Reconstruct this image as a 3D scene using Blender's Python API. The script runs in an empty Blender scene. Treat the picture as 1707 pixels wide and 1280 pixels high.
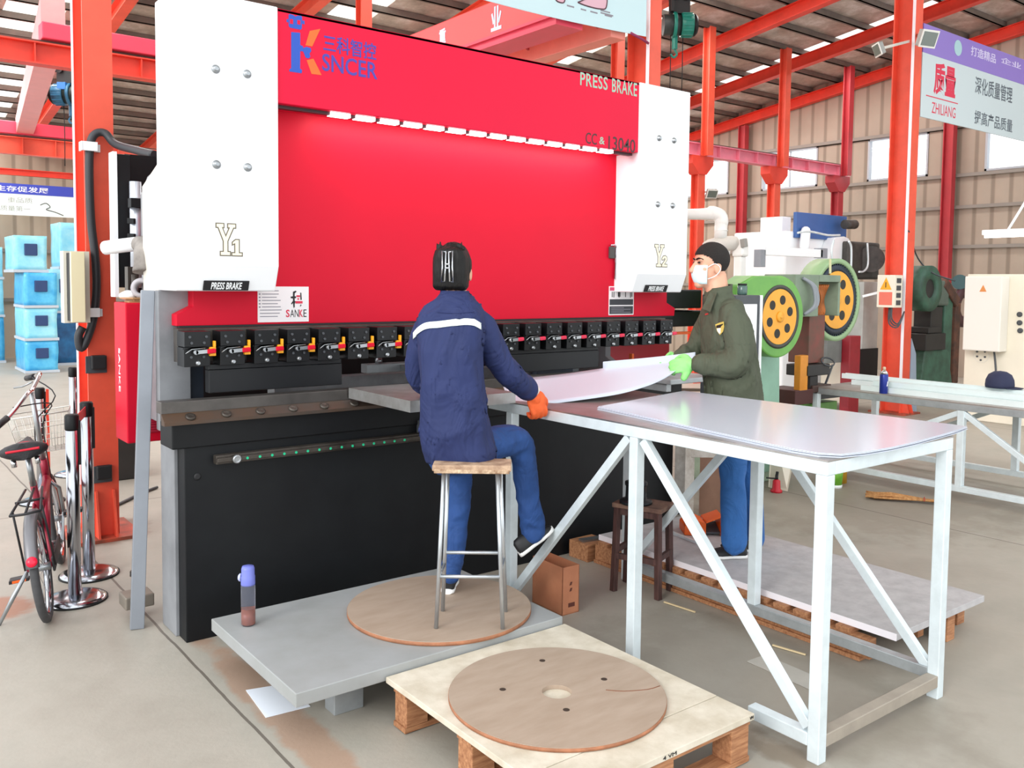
import bpy, bmesh, math, random
import numpy as np
from mathutils import Vector, Matrix, noise
S = bpy.context.scene
COL = S.collection
rnd = random.Random(7)

# ---------------------------------------------------------------- camera, sky, sun, exposure
CAM_H = 1.6
_yaw, _pitch, _roll = (math.radians(a) for a in (37.66, 3.44, 0.63))
_D = Vector((math.sin(_yaw)*math.cos(_pitch), math.cos(_yaw)*math.cos(_pitch), -math.sin(_pitch)))
_r = Vector((math.cos(_yaw), -math.sin(_yaw), 0.0))
_u = _r.cross(_D)
_R = _r*math.cos(_roll) + _u*math.sin(_roll)
_U = -_r*math.sin(_roll) + _u*math.cos(_roll)
_F = 1483.0
cam_data = bpy.data.cameras.new('camera')
cam_data.sensor_width = 36.0
cam_data.lens = _F/1707*36
cam_data.shift_y = -80/1707
cam = bpy.data.objects.new('camera', cam_data)
COL.objects.link(cam)
cam.matrix_world = Matrix(((_R.x, _U.x, -_D.x, 0), (_R.y, _U.y, -_D.y, 0), (_R.z, _U.z, -_D.z, CAM_H), (0, 0, 0, 1)))
S.camera = cam
EYE = Vector((0, 0, CAM_H))

world = bpy.data.worlds.new('world'); S.world = world
world.use_nodes = True
bg = world.node_tree.nodes['Background']
bg.inputs[0].default_value = (0.93, 0.97, 1.0, 1)
bg.inputs[1].default_value = 2.1
sun_data = bpy.data.lights.new('sun', 'SUN')
sun_data.energy = 1.5; sun_data.angle = math.radians(24); sun_data.color = (1.0, 0.97, 0.93)
sun = bpy.data.objects.new('sun', sun_data); COL.objects.link(sun)
sun.rotation_euler = Vector((0.87, 0.27, -0.41)).to_track_quat('-Z', 'Y').to_euler()
# daylight falling through the translucent roof strips
for _x, _e in ((2.36, 260), (6.18, 330), (10.17, 380), (14.1, 330)):
    _l = bpy.data.lights.new('skylight_daylight', 'AREA'); _l.shape = 'RECTANGLE'; _l.size = .55; _l.size_y = 12.5; _l.energy = _e; _l.color = (1.0, .985, .95)
    _o = bpy.data.objects.new('skylight_daylight', _l); COL.objects.link(_o); _o.location = (_x, 13.2, 7.05-.133*13.2-.14); _o.rotation_euler = (-math.atan(.133), 0, 0)
S.view_settings.view_transform = 'Standard'
S.view_settings.look = 'None'
S.view_settings.exposure = 0.0
S.view_settings.gamma = 1.0
S.view_settings.use_curve_mapping = False

# ---------------------------------------------------------------- helpers
def at(x, y, X=None, Y=None, Z=None, d=None):
    """world point seen at photo pixel (x, y), on a plane or at a depth"""
    v = _D + _R*((x-853.5)/_F) - _U*((y-560.0)/_F)
    if d is not None: t = d
    elif X is not None: t = X/v.x
    elif Y is not None: t = Y/v.y
    else: t = (Z-CAM_H)/v.z
    return EYE + v*t
RH = Vector((math.cos(_yaw), -math.sin(_yaw), 0))   # towards the right of the view, level
FH = Vector((math.sin(_yaw), math.cos(_yaw), 0))    # away from the viewer, level
UP = Vector((0, 0, 1))
V = Vector

def lin(h):
    h = h.lstrip('#'); c = [int(h[i:i+2], 16)/255 for i in (0, 2, 4)]
    return tuple((a/12.92 if a <= .04045 else ((a+.055)/1.055)**2.4) for a in c) + (1,)

MATS = {}
def mat(name, hexa, rough=.5, metal=0.0, var=.0, scale=6, bump=0, bscale=60, hex2=None, spec=.5, detail=5, stretch=None, bdist=.01, emit=0, alpha=1, trans=0):
    if name in MATS: return MATS[name]
    m = bpy.data.materials.new(name); m.use_nodes = True
    nt = m.node_tree; N = nt.nodes; L = nt.links
    b = N['Principled BSDF']
    b.inputs['Roughness'].default_value = rough
    b.inputs['Metallic'].default_value = metal
    b.inputs['Specular IOR Level'].default_value = spec
    c = lin(hexa); b.inputs['Base Color'].default_value = c
    if emit:
        b.inputs['Emission Color'].default_value = c; b.inputs['Emission Strength'].default_value = emit
    if alpha < 1: b.inputs['Alpha'].default_value = alpha
    if trans: b.inputs['Transmission Weight'].default_value = trans
    if var or hex2 or bump:
        tc = N.new('ShaderNodeTexCoord'); src = tc.outputs['Object']
        if stretch:
            mp = N.new('ShaderNodeMapping'); mp.inputs['Scale'].default_value = stretch
            L.new(src, mp.inputs[0]); src = mp.outputs[0]
    if var or hex2:
        n = N.new('ShaderNodeTexNoise'); n.inputs['Scale'].default_value = scale; n.inputs['Detail'].default_value = detail
        n.inputs['Roughness'].default_value = .62
        L.new(src, n.inputs['Vector'])
        r = N.new('ShaderNodeValToRGB')
        r.color_ramp.elements[0].position = .34; r.color_ramp.elements[1].position = .68
        c2 = lin(hex2) if hex2 else tuple(x*(1-var) for x in c[:3])+(1,)
        c1 = c if hex2 else tuple(min(1, x*(1+var*.35)) for x in c[:3])+(1,)
        r.color_ramp.elements[0].color = c2; r.color_ramp.elements[1].color = c1
        L.new(n.outputs[0], r.inputs[0]); L.new(r.outputs[0], b.inputs['Base Color'])
    if bump:
        n2 = N.new('ShaderNodeTexNoise'); n2.inputs['Scale'].default_value = bscale; n2.inputs['Detail'].default_value = 3
        L.new(src, n2.inputs['Vector'])
        bp = N.new('ShaderNodeBump'); bp.inputs['Strength'].default_value = bump; bp.inputs['Distance'].default_value = bdist
        n2.inputs['Distortion'].default_value = 1.2 if bdist > .01 else 0
        L.new(n2.outputs[0], bp.inputs['Height']); L.new(bp.outputs[0], b.inputs['Normal'])
    MATS[name] = m
    return m

class B:
    """collects shapes for ONE mesh"""
    def __init__(s): s.bm = bmesh.new()
    def face(s, vs, smooth=False):
        try:
            f = s.bm.faces.new(vs); f.smooth = smooth; return f
        except ValueError: return None
    def hexa(s, P):
        v = [s.bm.verts.new(p) for p in P]
        for q in ((0,3,2,1),(4,5,6,7),(0,1,5,4),(1,2,6,5),(2,3,7,6),(3,0,4,7)): s.face([v[i] for i in q])
        return s
    def box(s, x0, x1, y0, y1, z0, z1):
        return s.hexa([(x0,y0,z0),(x1,y0,z0),(x1,y1,z0),(x0,y1,z0),(x0,y0,z1),(x1,y0,z1),(x1,y1,z1),(x0,y1,z1)])
    def obb(s, c, a, b, h):
        """box about c with half-axis vectors a, b, h"""
        c, a, b, h = V(c), V(a), V(b), V(h)
        return s.hexa([c-a-b-h, c+a-b-h, c+a+b-h, c-a+b-h, c-a-b+h, c+a-b+h, c+a+b+h, c-a+b+h])
    def bar(s, p, q, w, h=None, up=(0,0,1)):
        p, q = V(p), V(q); d = (q-p).normalized(); up = V(up)
        if abs(d.dot(up)) > .98: up = V((0,1,0))
        a = d.cross(up).normalized(); b = a.cross(d)
        return s.obb((p+q)/2, a*(w/2), (q-p)/2, b*((h or w)/2))
    def loft(s, rings, cap=True, closed=False, smooth=True):
        R = [[s.bm.verts.new(p) for p in r] for r in rings]; n = len(R[0])
        m = len(R) if closed else len(R)-1
        for i in range(m):
            A, C = R[i], R[(i+1) % len(R)]
            for j in range(n): s.face([A[j], A[(j+1)%n], C[(j+1)%n], C[j]], smooth)
        if cap and not closed:
            s.face(list(reversed(R[0]))); s.face(R[-1])
        return s
    def tube(s, pts, r, n=10, closed=False, cap=True, sub=0):
        P = [V(p) for p in pts]
        if sub: P = spline(P, sub)
        rr = r if isinstance(r, (list, tuple)) else None
        rings = []; up = None
        for i, p in enumerate(P):
            if closed: t = P[(i+1)%len(P)]-P[i-1]
            else: t = P[min(i+1,len(P)-1)]-P[max(i-1,0)]
            t.normalize()
            if up is None: up = V((0,0,1)) if abs(t.z) < .9 else V((0,1,0))
            a = t.cross(up).normalized(); b = a.cross(t).normalized(); up = b
            k = r if rr is None else rr[min(len(rr)-1, int(round(i*(len(rr)-1)/max(1,len(P)-1))))]
            rings.append([p + a*(k*math.cos(2*math.pi*j/n)) + b*(k*math.sin(2*math.pi*j/n)) for j in range(n)])
        return s.loft(rings, cap, closed)
    def cyl(s, p, q, r, r2=None, n=20):
        p, q = V(p), V(q); t = (q-p).normalized(); up = V((0,0,1)) if abs(t.z) < .9 else V((0,1,0))
        a = t.cross(up).normalized(); b = a.cross(t)
        r2 = r if r2 is None else r2
        return s.loft([[c + a*(k*math.cos(2*math.pi*j/n)) + b*(k*math.sin(2*math.pi*j/n)) for j in range(n)] for c, k in ((p,r),(q,r2))])
    def lathe(s, c, prof, axis=(0,0,1), n=28, cap=True):
        """prof: (radius, height along axis)"""
        c = V(c); t = V(axis).normalized(); up = V((0,0,1)) if abs(t.z) < .9 else V((0,1,0))
        a = t.cross(up).normalized(); b = a.cross(t)
        return s.loft([[c + t*h + a*(max(r,1e-4)*math.cos(2*math.pi*j/n)) + b*(max(r,1e-4)*math.sin(2*math.pi*j/n)) for j in range(n)] for r, h in prof], cap)
    def ringlathe(s, c, prof, axis, n=36):
        """closed profile swept round an axis (washers, tyres, wheel rims)"""
        c = V(c); t = V(axis).normalized(); up = V((0,0,1)) if abs(t.z) < .9 else V((0,1,0))
        a = t.cross(up).normalized(); b = a.cross(t)
        return s.loft([[c + t*h + (a*math.cos(2*math.pi*j/n) + b*math.sin(2*math.pi*j/n))*r for r, h in prof] for j in range(n)], False, True)
    def prism(s, pts, axis, a, b):
        """polygon extruded along axis x / y / z between a and b"""
        def P(u, v, w): return {'x': (w,u,v), 'y': (u,w,v), 'z': (u,v,w)}[axis]
        A = [s.bm.verts.new(P(u,v,a)) for u, v in pts]; C = [s.bm.verts.new(P(u,v,b)) for u, v in pts]
        n = len(pts)
        s.face(A); s.face(list(reversed(C)))
        for i in range(n): s.face([A[i], A[(i+1)%n], C[(i+1)%n], C[i]])
        return s
    def ell(s, c, a, b, h, n=16, m=10):
        c, a, b, h = V(c), V(a), V(b), V(h)
        return s.loft([[c + h*math.cos(math.pi*(i+.02)/(m+.04)) + (a*math.cos(2*math.pi*j/n)+b*math.sin(2*math.pi*j/n))*max(.02,math.sin(math.pi*(i+.02)/(m+.04))) for j in range(n)] for i in range(m+1)])
    def sph(s, c, r, n=14): return s.ell(c, (r,0,0), (0,r,0), (0,0,r), n, 8)
    def limb(s, joints, n=14, k=5):
        """tapering rounded limb through (point, radius) joints"""
        P = spline([V(p) for p, r in joints], k); Rr = []
        for i in range(len(joints)-1):
            for q in range(k): Rr.append(joints[i][1] + (joints[i+1][1]-joints[i][1])*q/k)
        Rr.append(joints[-1][1])
        d0 = (P[0]-P[1]).normalized(); d1 = (P[-1]-P[-2]).normalized()
        P = [P[0]+d0*Rr[0]*.9, P[0]+d0*Rr[0]*.6] + P + [P[-1]+d1*Rr[-1]*.6, P[-1]+d1*Rr[-1]*.9]
        Rr = [Rr[0]*.35, Rr[0]*.78] + Rr + [Rr[-1]*.78, Rr[-1]*.35]
        rings = []; up = None
        for i, p in enumerate(P):
            t = (P[min(i+1,len(P)-1)]-P[max(i-1,0)]).normalized()
            if up is None: up = V((0,0,1)) if abs(t.z) < .9 else V((0,1,0))
            a = t.cross(up).normalized(); b = a.cross(t).normalized(); up = b
            rings.append([p + (a*math.cos(2*math.pi*j/n)+b*math.sin(2*math.pi*j/n))*Rr[i] for j in range(n)])
        return s.loft(rings)

def spline(P, k):
    out = []
    for i in range(len(P)-1):
        p0, p1, p2, p3 = P[max(i-1,0)], P[i], P[i+1], P[min(i+2,len(P)-1)]
        for q in range(k):
            t = q/k
            out.append(.5*((2*p1) + (p2-p0)*t + (2*p0-5*p1+4*p2-p3)*t*t + (3*p1-p0-3*p2+p3)*t*t*t))
    out.append(P[-1].copy())
    return out

MW = {}
def obj(name, b, material, parent=None, bevel=0, segs=2, solid=0, mesh=None, recalc=True):
    """links one mesh; shapes are given in world space, or in the parent's space for things built at the origin"""
    if mesh is None:
        if recalc: bmesh.ops.recalc_face_normals(b.bm, faces=b.bm.faces[:])
        me = bpy.data.meshes.new(name)
        if parent is not None: b.bm.transform(MW[parent.name].inverted())
        b.bm.to_mesh(me); b.bm.free()
    else:
        me = mesh; me.name = name
        if parent is not None: me.transform(MW[parent.name].inverted())
    o = bpy.data.objects.new(name, me); COL.objects.link(o)
    me.materials.clear(); me.materials.append(material)
    if parent is not None:
        o.parent = parent; MW[o.name] = MW[parent.name]
    else: MW[o.name] = Matrix.Identity(4)
    if bevel:
        md = o.modifiers.new('bevel', 'BEVEL'); md.width = bevel; md.segments = segs; md.limit_method = 'ANGLE'; md.angle_limit = math.radians(40)
    if solid:
        md = o.modifiers.new('solid', 'SOLIDIFY'); md.thickness = solid; md.offset = 0
    return o
def tag(o, label=None, cat=None, group=None, kind=None):
    if label: o['label'] = label
    if cat: o['category'] = cat
    if group: o['group'] = group
    if kind: o['kind'] = kind
    return o
def thing(name, label, cat, loc=(0,0,0), rz=0, group=None):
    o = bpy.data.objects.new(name, None); COL.objects.link(o)
    o.empty_display_size = .05
    o.location = loc; o.rotation_euler = (0, 0, rz)
    MW[o.name] = Matrix.Translation(V(loc)) @ Matrix.Rotation(rz, 4, 'Z')
    return tag(o, label, cat, group)
def solo(name, label, cat, b, material, group=None, **k):
    return tag(obj(name, b, material, **k), label, cat, group)
def struct(name, b, material, parent=None, **k):
    o = obj(name, b, material, parent, **k)
    if parent is None: o['kind'] = 'structure'
    return o
def dup(root, loc=None, rz=None, label=None):
    def cp(o, par):
        c = o.copy(); COL.objects.link(c); c.parent = par
        for ch in list(o.children): cp(ch, c)
        return c
    c = cp(root, None)
    if loc is not None: c.location = loc
    if rz is not None: c.rotation_euler = (0, 0, rz)
    if label: c['label'] = label
    MW[c.name] = Matrix.Translation(c.location) @ Matrix.Rotation(c.rotation_euler.z, 4, 'Z')
    return c
def text(s, p, w, h, material, parent, xdir=(1,0,0), up=(0,0,1), thick=.0012, bold=0, shear=0, name='lettering', spacing=1):
    """lettering whose box has its lower left at p, width w and height h"""
    cu = bpy.data.curves.new('txt', 'FONT'); cu.body = s; cu.extrude = .01; cu.offset = bold; cu.shear = shear; cu.resolution_u = 3
    cu.space_character = spacing
    t = bpy.data.objects.new('txt', cu); COL.objects.link(t)
    dg = bpy.context.evaluated_depsgraph_get()
    me = bpy.data.meshes.new_from_object(t.evaluated_get(dg))
    bpy.data.objects.remove(t); bpy.data.curves.remove(cu)
    co = [v.co.copy() for v in me.vertices]
    x0, x1 = min(c.x for c in co), max(c.x for c in co); y0, y1 = min(c.y for c in co), max(c.y for c in co)
    xd, ud = V(xdir).normalized(), V(up).normalized(); nd = xd.cross(ud)
    for v, c in zip(me.vertices, co):
        v.co = V(p) + xd*((c.x-x0)/(x1-x0)*w) + ud*((c.y-y0)/(y1-y0)*h) + nd*(thick if c.z > 0 else 0)
    me.update()
    return obj(name, None, material, parent, mesh=me)
def fuse(b, voxel=.008, smooth=3, wrinkle=0, wf=9, ws=(1,1,1), seed=0):
    """one continuous skin round overlapping shapes"""
    bmesh.ops.recalc_face_normals(b.bm, faces=b.bm.faces[:])
    me = bpy.data.meshes.new('tmp'); b.bm.to_mesh(me); b.bm.free()
    o = bpy.data.objects.new('tmp', me); COL.objects.link(o)
    r = o.modifiers.new('r', 'REMESH'); r.mode = 'VOXEL'; r.voxel_size = voxel; r.use_smooth_shade = True
    if smooth:
        q = o.modifiers.new('s', 'SMOOTH'); q.factor = .5; q.iterations = smooth
    dg = bpy.context.evaluated_depsgraph_get()
    out = bpy.data.meshes.new_from_object(o.evaluated_get(dg))
    bpy.data.objects.remove(o); bpy.data.meshes.remove(me)
    for p in out.polygons: p.use_smooth = True
    if wrinkle:
        for v in out.vertices:
            c = v.co; q = V((c.x*ws[0]+seed, c.y*ws[1], c.z*ws[2]))*wf
            k = noise.noise(q + noise.noise_vector(q*.6)*.9)
            k = 1-abs(k)*2.2
            v.co = c + v.normal*(k*wrinkle + noise.noise(q*2.3)*wrinkle*.15)
        out.update()
    return out

# ---------------------------------------------------------------- common materials
ORANGE = mat('orange_steel', 'EE5B42', .45, var=.14, scale=3)
ORANGE2 = mat('red_orange_steel', 'E9432F', .5, var=.16, scale=3)
DKRED = mat('dark_red_steel', 'B4323A', .5, var=.12, scale=3)
PINK = mat('crane_red', 'E8415A', .45, var=.08, scale=2)
RED = mat('machine_red', 'CE0B2C', .5, var=.05, scale=1.5, spec=.2)
WHITE = mat('white_paint', 'F3F5F7', .42, var=.02, scale=2)
BLACK = mat('black_paint', '0E1013', .5, var=.35, scale=7, spec=.3)
BLACKR = mat('black_rubber', '151515', .7)
GREY = mat('grey_paint', '8D9299', .45, var=.12, scale=4)
DKGREY = mat('dark_grey', '474B50', .5, var=.2, scale=6)
STEEL = mat('bare_steel', 'A9ADB0', .33, .85, var=.2, scale=9)
CHROME = mat('chrome', 'C9CBD0', .12, 1.0)
GALV = mat('galvanised_white_tube', 'D9E3E6', .38, .25, var=.14, scale=14)
GALVG = mat('grey_tube', 'A4A9AC', .38, .4, var=.2, scale=10)
CREAM = mat('cream_paint', 'E9E2D0', .45, var=.04, scale=3)
YELLOW = mat('yellow_plastic', 'F2A81C', .45)
ORP = mat('orange_plastic', 'F2661A', .42, var=.06, scale=8)
WOOD = mat('pallet_wood', 'C08B62', .75, hex2='8F5C3C', scale=9, stretch=(1, 8, 8), bump=.2, bscale=40)
PLY = mat('plywood', 'AC9988', .7, hex2='A08C7A', scale=4, stretch=(1, 4, 1), bump=.04, bscale=50)
PLYEDGE = mat('plywood_edge', 'AD7454', .8, var=.3, scale=20)
INK = mat('black_ink', '17171A', .6)
# ---------------------------------------------------------------- building shell
def floor_material():
    m = bpy.data.materials.new('concrete_floor'); m.use_nodes = True
    nt = m.node_tree; N = nt.nodes; L = nt.links; b = N['Principled BSDF']
    b.inputs['Roughness'].default_value = .52
    tc = N.new('ShaderNodeTexCoord')
    def nz(scale, det=6, rough=.6, stretch=None):
        n = N.new('ShaderNodeTexNoise'); n.inputs['Scale'].default_value = scale; n.inputs['Detail'].default_value = det; n.inputs['Roughness'].default_value = rough
        L.new(tc.outputs['Object'], n.inputs['Vector']); return n.outputs[0]
    def ramp(v, stops):
        r = N.new('ShaderNodeValToRGB'); e = r.color_ramp.elements
        e[0].position, e[0].color = stops[0][0], lin(stops[0][1]); e[1].position, e[1].color = stops[-1][0], lin(stops[-1][1])
        for p, c in stops[1:-1]:
            k = e.new(p); k.color = lin(c)
        L.new(v, r.inputs[0]); return r.outputs[0]
    def mix(f, a, c):
        x = N.new('ShaderNodeMix'); x.data_type = 'RGBA'
        L.new(f, x.inputs['Factor']) if not isinstance(f, float) else setattr(x.inputs['Factor'], 'default_value', f)
        L.new(a, x.inputs[6])
        if isinstance(c, str): x.inputs[7].default_value = lin(c)
        else: L.new(c, x.inputs[7])
        return x.outputs[2]
    def mth(op, a, c=None):
        x = N.new('ShaderNodeMath'); x.operation = op
        for i, q in enumerate((a, c)):
            if q is None: continue
            if isinstance(q, (int, float)): x.inputs[i].default_value = q
            else: L.new(q, x.inputs[i])
        return x.outputs[0]
    base = ramp(nz(.9, 8, .65), [(.3, '9C958A'), (.5, 'ABA59A'), (.72, '9A978D')])
    base = mix(mth('MULTIPLY', nz(14, 4), .35), base, '8F887C')
    sp = N.new('ShaderNodeSeparateXYZ'); L.new(tc.outputs['Object'], sp.inputs[0])
    X, Y = sp.outputs[0], sp.outputs[1]
    # saw-cut joints
    def line(c, pos, w):
        return mth('LESS_THAN', mth('ABSOLUTE', mth('SUBTRACT', c, pos)), w)
    j = None
    for c, pos in ((X, 1.17), (X, 5.87), (X, 10.6), (Y, 6.66), (Y, 10.9)):
        l = line(c, mth('ADD', mth('MULTIPLY', mth('SUBTRACT', nz(1.2), .5), .03), pos), .006)
        j = l if j is None else mth('MAXIMUM', j, l)
    # rusty dust: a strip along the press, a patch by the bicycle, a band by the pallet. Also broad darker patches under the table and round the green press
    def blot(cx, cy, rx, ry, soft=.5):
        dx = mth('DIVIDE', mth('SUBTRACT', X, cx), rx); dy = mth('DIVIDE', mth('SUBTRACT', Y, cy), ry)
        d = mth('ADD', mth('POWER', mth('ABSOLUTE', dx), 2.0), mth('POWER', mth('ABSOLUTE', dy), 2.0))
        d = mth('ADD', d, mth('MULTIPLY', mth('SUBTRACT', nz(5, 6), .5), 2.2))
        r = N.new('ShaderNodeMapRange'); L.new(d, r.inputs[0]); r.inputs[1].default_value = 1.0; r.inputs[2].default_value = 1.0-soft; r.inputs[3].default_value = 0; r.inputs[4].default_value = 1
        return r.outputs[0]
    for args, k, c in (((1.29, 2.9, .09, 1.2), .55, 'A5795C'), ((.60, 4.85, .2, .22), .75, 'A3674A'), ((2.56, 2.3, .10, .75), .6, '75624D'), ((1.35, 6.0, .3, .4), .6, '7A5A49'), ((3.0, 2.2, .55, .9), .35, '7C7466'), ((6.3, 4.0, 1.6, 1.6), .35, '77695A')):
        base = mix(mth('MULTIPLY', blot(*args), k), base, c)
    base = mix(mth('MULTIPLY', j, .75), base, '4A4038')
    L.new(base, b.inputs['Base Color'])
    bp = N.new('ShaderNodeBump'); bp.inputs['Strength'].default_value = .12; bp.inputs['Distance'].default_value = .01
    L.new(nz(30, 5), bp.inputs['Height']); L.new(bp.outputs[0], b.inputs['Normal'])
    return m
struct('floor', B().box(-3, 16.1, -4, 20.1, -.1, 0), floor_material())

def clad(name, c1, c2, axis, period):
    """ribbed sheet cladding"""
    m = bpy.data.materials.new(name); m.use_nodes = True
    nt = m.node_tree; N = nt.nodes; L = nt.links; b = N['Principled BSDF']; b.inputs['Roughness'].default_value = .6
    tc = N.new('ShaderNodeTexCoord'); w = N.new('ShaderNodeTexWave'); w.bands_direction = axis; w.wave_profile = 'SIN'
    w.inputs['Scale'].default_value = 2*math.pi/(20*period); w.inputs['Distortion'].default_value = 0
    L.new(tc.outputs['Object'], w.inputs[0])
    r = N.new('ShaderNodeValToRGB'); r.color_ramp.elements[0].position = .04; r.color_ramp.elements[1].position = .2
    r.color_ramp.elements[0].color = lin(c2); r.color_ramp.elements[1].color = lin(c1)
    L.new(w.outputs[1], r.inputs[0])
    n = N.new('ShaderNodeTexNoise'); n.inputs['Scale'].default_value = 1.5; n.inputs['Detail'].default_value = 6; L.new(tc.outputs['Object'], n.inputs[0])
    x = N.new('ShaderNodeMix'); x.data_type = 'RGBA'; x.blend_type = 'MULTIPLY'; x.inputs[0].default_value = .35
    L.new(r.outputs[0], x.inputs[6]); L.new(n.outputs[0], x.inputs[7]); L.new(x.outputs[2], b.inputs['Base Color'])
    bp = N.new('ShaderNodeBump'); bp.inputs['Strength'].default_value = .4; bp.inputs['Distance'].default_value = .02
    L.new(w.outputs[1], bp.inputs['Height']); L.new(bp.outputs[0], b.inputs['Normal'])
    return m
TAN_E = clad('tan_cladding_gable', 'B5A594', '958676', 'Y', .3)
TAN_N = clad('tan_cladding_side', 'CDBAA4', 'AB9A87', 'X', .3)
XG = 16.0
ROOF0, ROOFS = 7.05, .133
def roofz(y): return ROOF0-ROOFS*y
WZ0, WZ1 = 3.62, 4.42
WIN = [(12.9, 14.9), (10.65, 12.0), (8.36, 9.55), (5.9, 7.35)]
# gable wall with window openings
b = B(); ys = [-1.0]
for a, c in sorted(WIN): ys += [a, c]
ys += [20.0]
for i in range(0, len(ys), 2):
    y0, y1 = ys[i], ys[i+1]
    b.hexa([(XG,y0,WZ0),(XG+.1,y0,WZ0),(XG+.1,y1,WZ0),(XG,y1,WZ0),(XG,y0,WZ1),(XG+.1,y0,WZ1),(XG+.1,y1,WZ1),(XG,y1,WZ1)])
b.box(XG, XG+.1, -1, 20, 0, WZ0)
b.hexa([(XG,-1,WZ1),(XG+.1,-1,WZ1),(XG+.1,20,WZ1),(XG,20,WZ1),(XG,-1,roofz(-1)),(XG+.1,-1,roofz(-1)),(XG+.1,20,roofz(20)),(XG,20,roofz(20))])
struct('wall_right', b, TAN_E)
struct('wall_back', B().box(-3, XG, 20, 20.1, 0, roofz(20)), TAN_N)
GLASS = bpy.data.materials.new('window_glass'); GLASS.use_nodes = True
nt = GLASS.node_tree; nt.nodes.clear()
o_ = nt.nodes.new('ShaderNodeOutputMaterial'); t_ = nt.nodes.new('ShaderNodeBsdfTransparent'); g_ = nt.nodes.new('ShaderNodeBsdfGlossy'); x_ = nt.nodes.new('ShaderNodeMixShader')
g_.inputs['Roughness'].default_value = .05; x_.inputs[0].default_value = .06
nt.links.new(t_.outputs[0], x_.inputs[1]); nt.links.new(g_.outputs[0], x_.inputs[2]); nt.links.new(x_.outputs[0], o_.inputs[0])
WFRAME = mat('window_frame_grey', 'AEB3BA', .5)
for i, (a, c) in enumerate(WIN):
    t = bpy.data.objects.new('window_%d' % (i+1), None); COL.objects.link(t); t['kind'] = 'structure'; t.location = (XG, (a+c)/2, WZ0); MW[t.name] = Matrix.Translation(t.location)
    f = B(); w = .035
    f.box(XG-.02, XG+.08, a, a+w, WZ0, WZ1).box(XG-.02, XG+.08, c-w, c, WZ0, WZ1).box(XG-.02, XG+.08, a, c, WZ0, WZ0+w).box(XG-.02, XG+.08, a, c, WZ1-w, WZ1)
    m_ = (a+c)/2; f.box(XG+.01, XG+.05, m_-.012, m_+.012, WZ0, WZ1)
    obj('frame', f, WFRAME, t)
    obj('pane', B().box(XG+.025, XG+.03, a+w, c-w, WZ0+w, WZ1-w), GLASS, t)
# roof underside in strips between the skylights
ROOFM = bpy.data.materials.new('roof_insulation'); ROOFM.use_nodes = True
nt = ROOFM.node_tree; N = nt.nodes; L = nt.links; b_ = N['Principled BSDF']; b_.inputs['Roughness'].default_value = .45; b_.inputs['Metallic'].default_value = .15
tc = N.new('ShaderNodeTexCoord'); n1 = N.new('ShaderNodeTexNoise'); n1.inputs['Scale'].default_value = 2.2; n1.inputs['Detail'].default_value = 9; n1.inputs['Roughness'].default_value = .7
L.new(tc.outputs['Object'], n1.inputs[0])
r_ = N.new('ShaderNodeValToRGB'); e = r_.color_ramp.elements
e[0].position, e[0].color = .3, lin('968B80'); e[1].position, e[1].color = .72, lin('EDEAE6'); k = e.new(.52); k.color = lin('C4BAAE')
L.new(n1.outputs[0], r_.inputs[0]); L.new(r_.outputs[0], b_.inputs['Base Color'])
bp = N.new('ShaderNodeBump'); bp.inputs['Strength'].default_value = .5; bp.inputs['Distance'].default_value = .05; L.new(n1.outputs[0], bp.inputs['Height']); L.new(bp.outputs[0], b_.inputs['Normal'])
SKY = [(2.0, 2.72), (5.86, 6.5), (9.85, 10.5), (13.85, 14.4)]
xs = [1.2]
for a, c in SKY: xs += [a, c]
xs += [XG+.1]
Y0R, Y1R = -5.0, 20.1
b = B()
def roofslab(b, x0, x1, y0, y1, t):
    b.hexa([(x0,y0,roofz(y0)),(x1,y0,roofz(y0)),(x1,y1,roofz(y1)),(x0,y1,roofz(y1)),(x0,y0,roofz(y0)+t),(x1,y0,roofz(y0)+t),(x1,y1,roofz(y1)+t),(x0,y1,roofz(y1)+t)])
for i in range(0, len(xs), 2): roofslab(b, xs[i], xs[i+1], Y0R if xs[i] < 7 else 3.4, Y1R, .06)
struct('ceiling', b, ROOFM)
SKYM = bpy.data.materials.new('skylight_sheet'); SKYM.use_nodes = True
nt = SKYM.node_tree; nt.nodes.clear()
o_ = nt.nodes.new('ShaderNodeOutputMaterial'); t_ = nt.nodes.new('ShaderNodeBsdfTransparent'); g_ = nt.nodes.new('ShaderNodeBsdfTranslucent'); x_ = nt.nodes.new('ShaderNodeMixShader')
t_.inputs[0].default_value = (1, .99, .95, 1); g_.inputs[0].default_value = (.95, .93, .88, 1); x_.inputs[0].default_value = .25
nt.links.new(t_.outputs[0], x_.inputs[1]); nt.links.new(g_.outputs[0], x_.inputs[2]); nt.links.new(x_.outputs[0], o_.inputs[0])
for i, (a, c) in enumerate(SKY):
    b = B(); roofslab(b, a, c, Y0R if a < 7 else 3.4, Y1R, .004)
    struct('window_%d' % (5+i), b, SKYM)
PURL = mat('purlin_dark_steel', '7A7067', .6, var=.25, scale=4)
ny = 0; y = 4.0
while y < 19.9:
    ny += 1
    b = B(); z = roofz(y)
    b.box(1.2, XG, y-.012, y+.012, z-.1, z-.005).box(1.2, XG, y-.012, y+.05, z-.1, z-.09)
    struct('trim_%d' % ny, b, PURL)
    y += .62
GIRT = mat('girt_grey_steel', '8B847C', .55)
for z in (2.32, 3.02, 3.58, 4.45, 1.6):
    ny += 1; struct('trim_%d' % ny, B().box(XG-.06, XG, -1, 20, z-.03, z+.03), GIRT)
for z in (1.15, 2.12, 3.0):
    ny += 1; struct('trim_%d' % ny, B().box(-3, XG-.1, 19.94, 20, z-.035, z+.035), GIRT)

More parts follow.
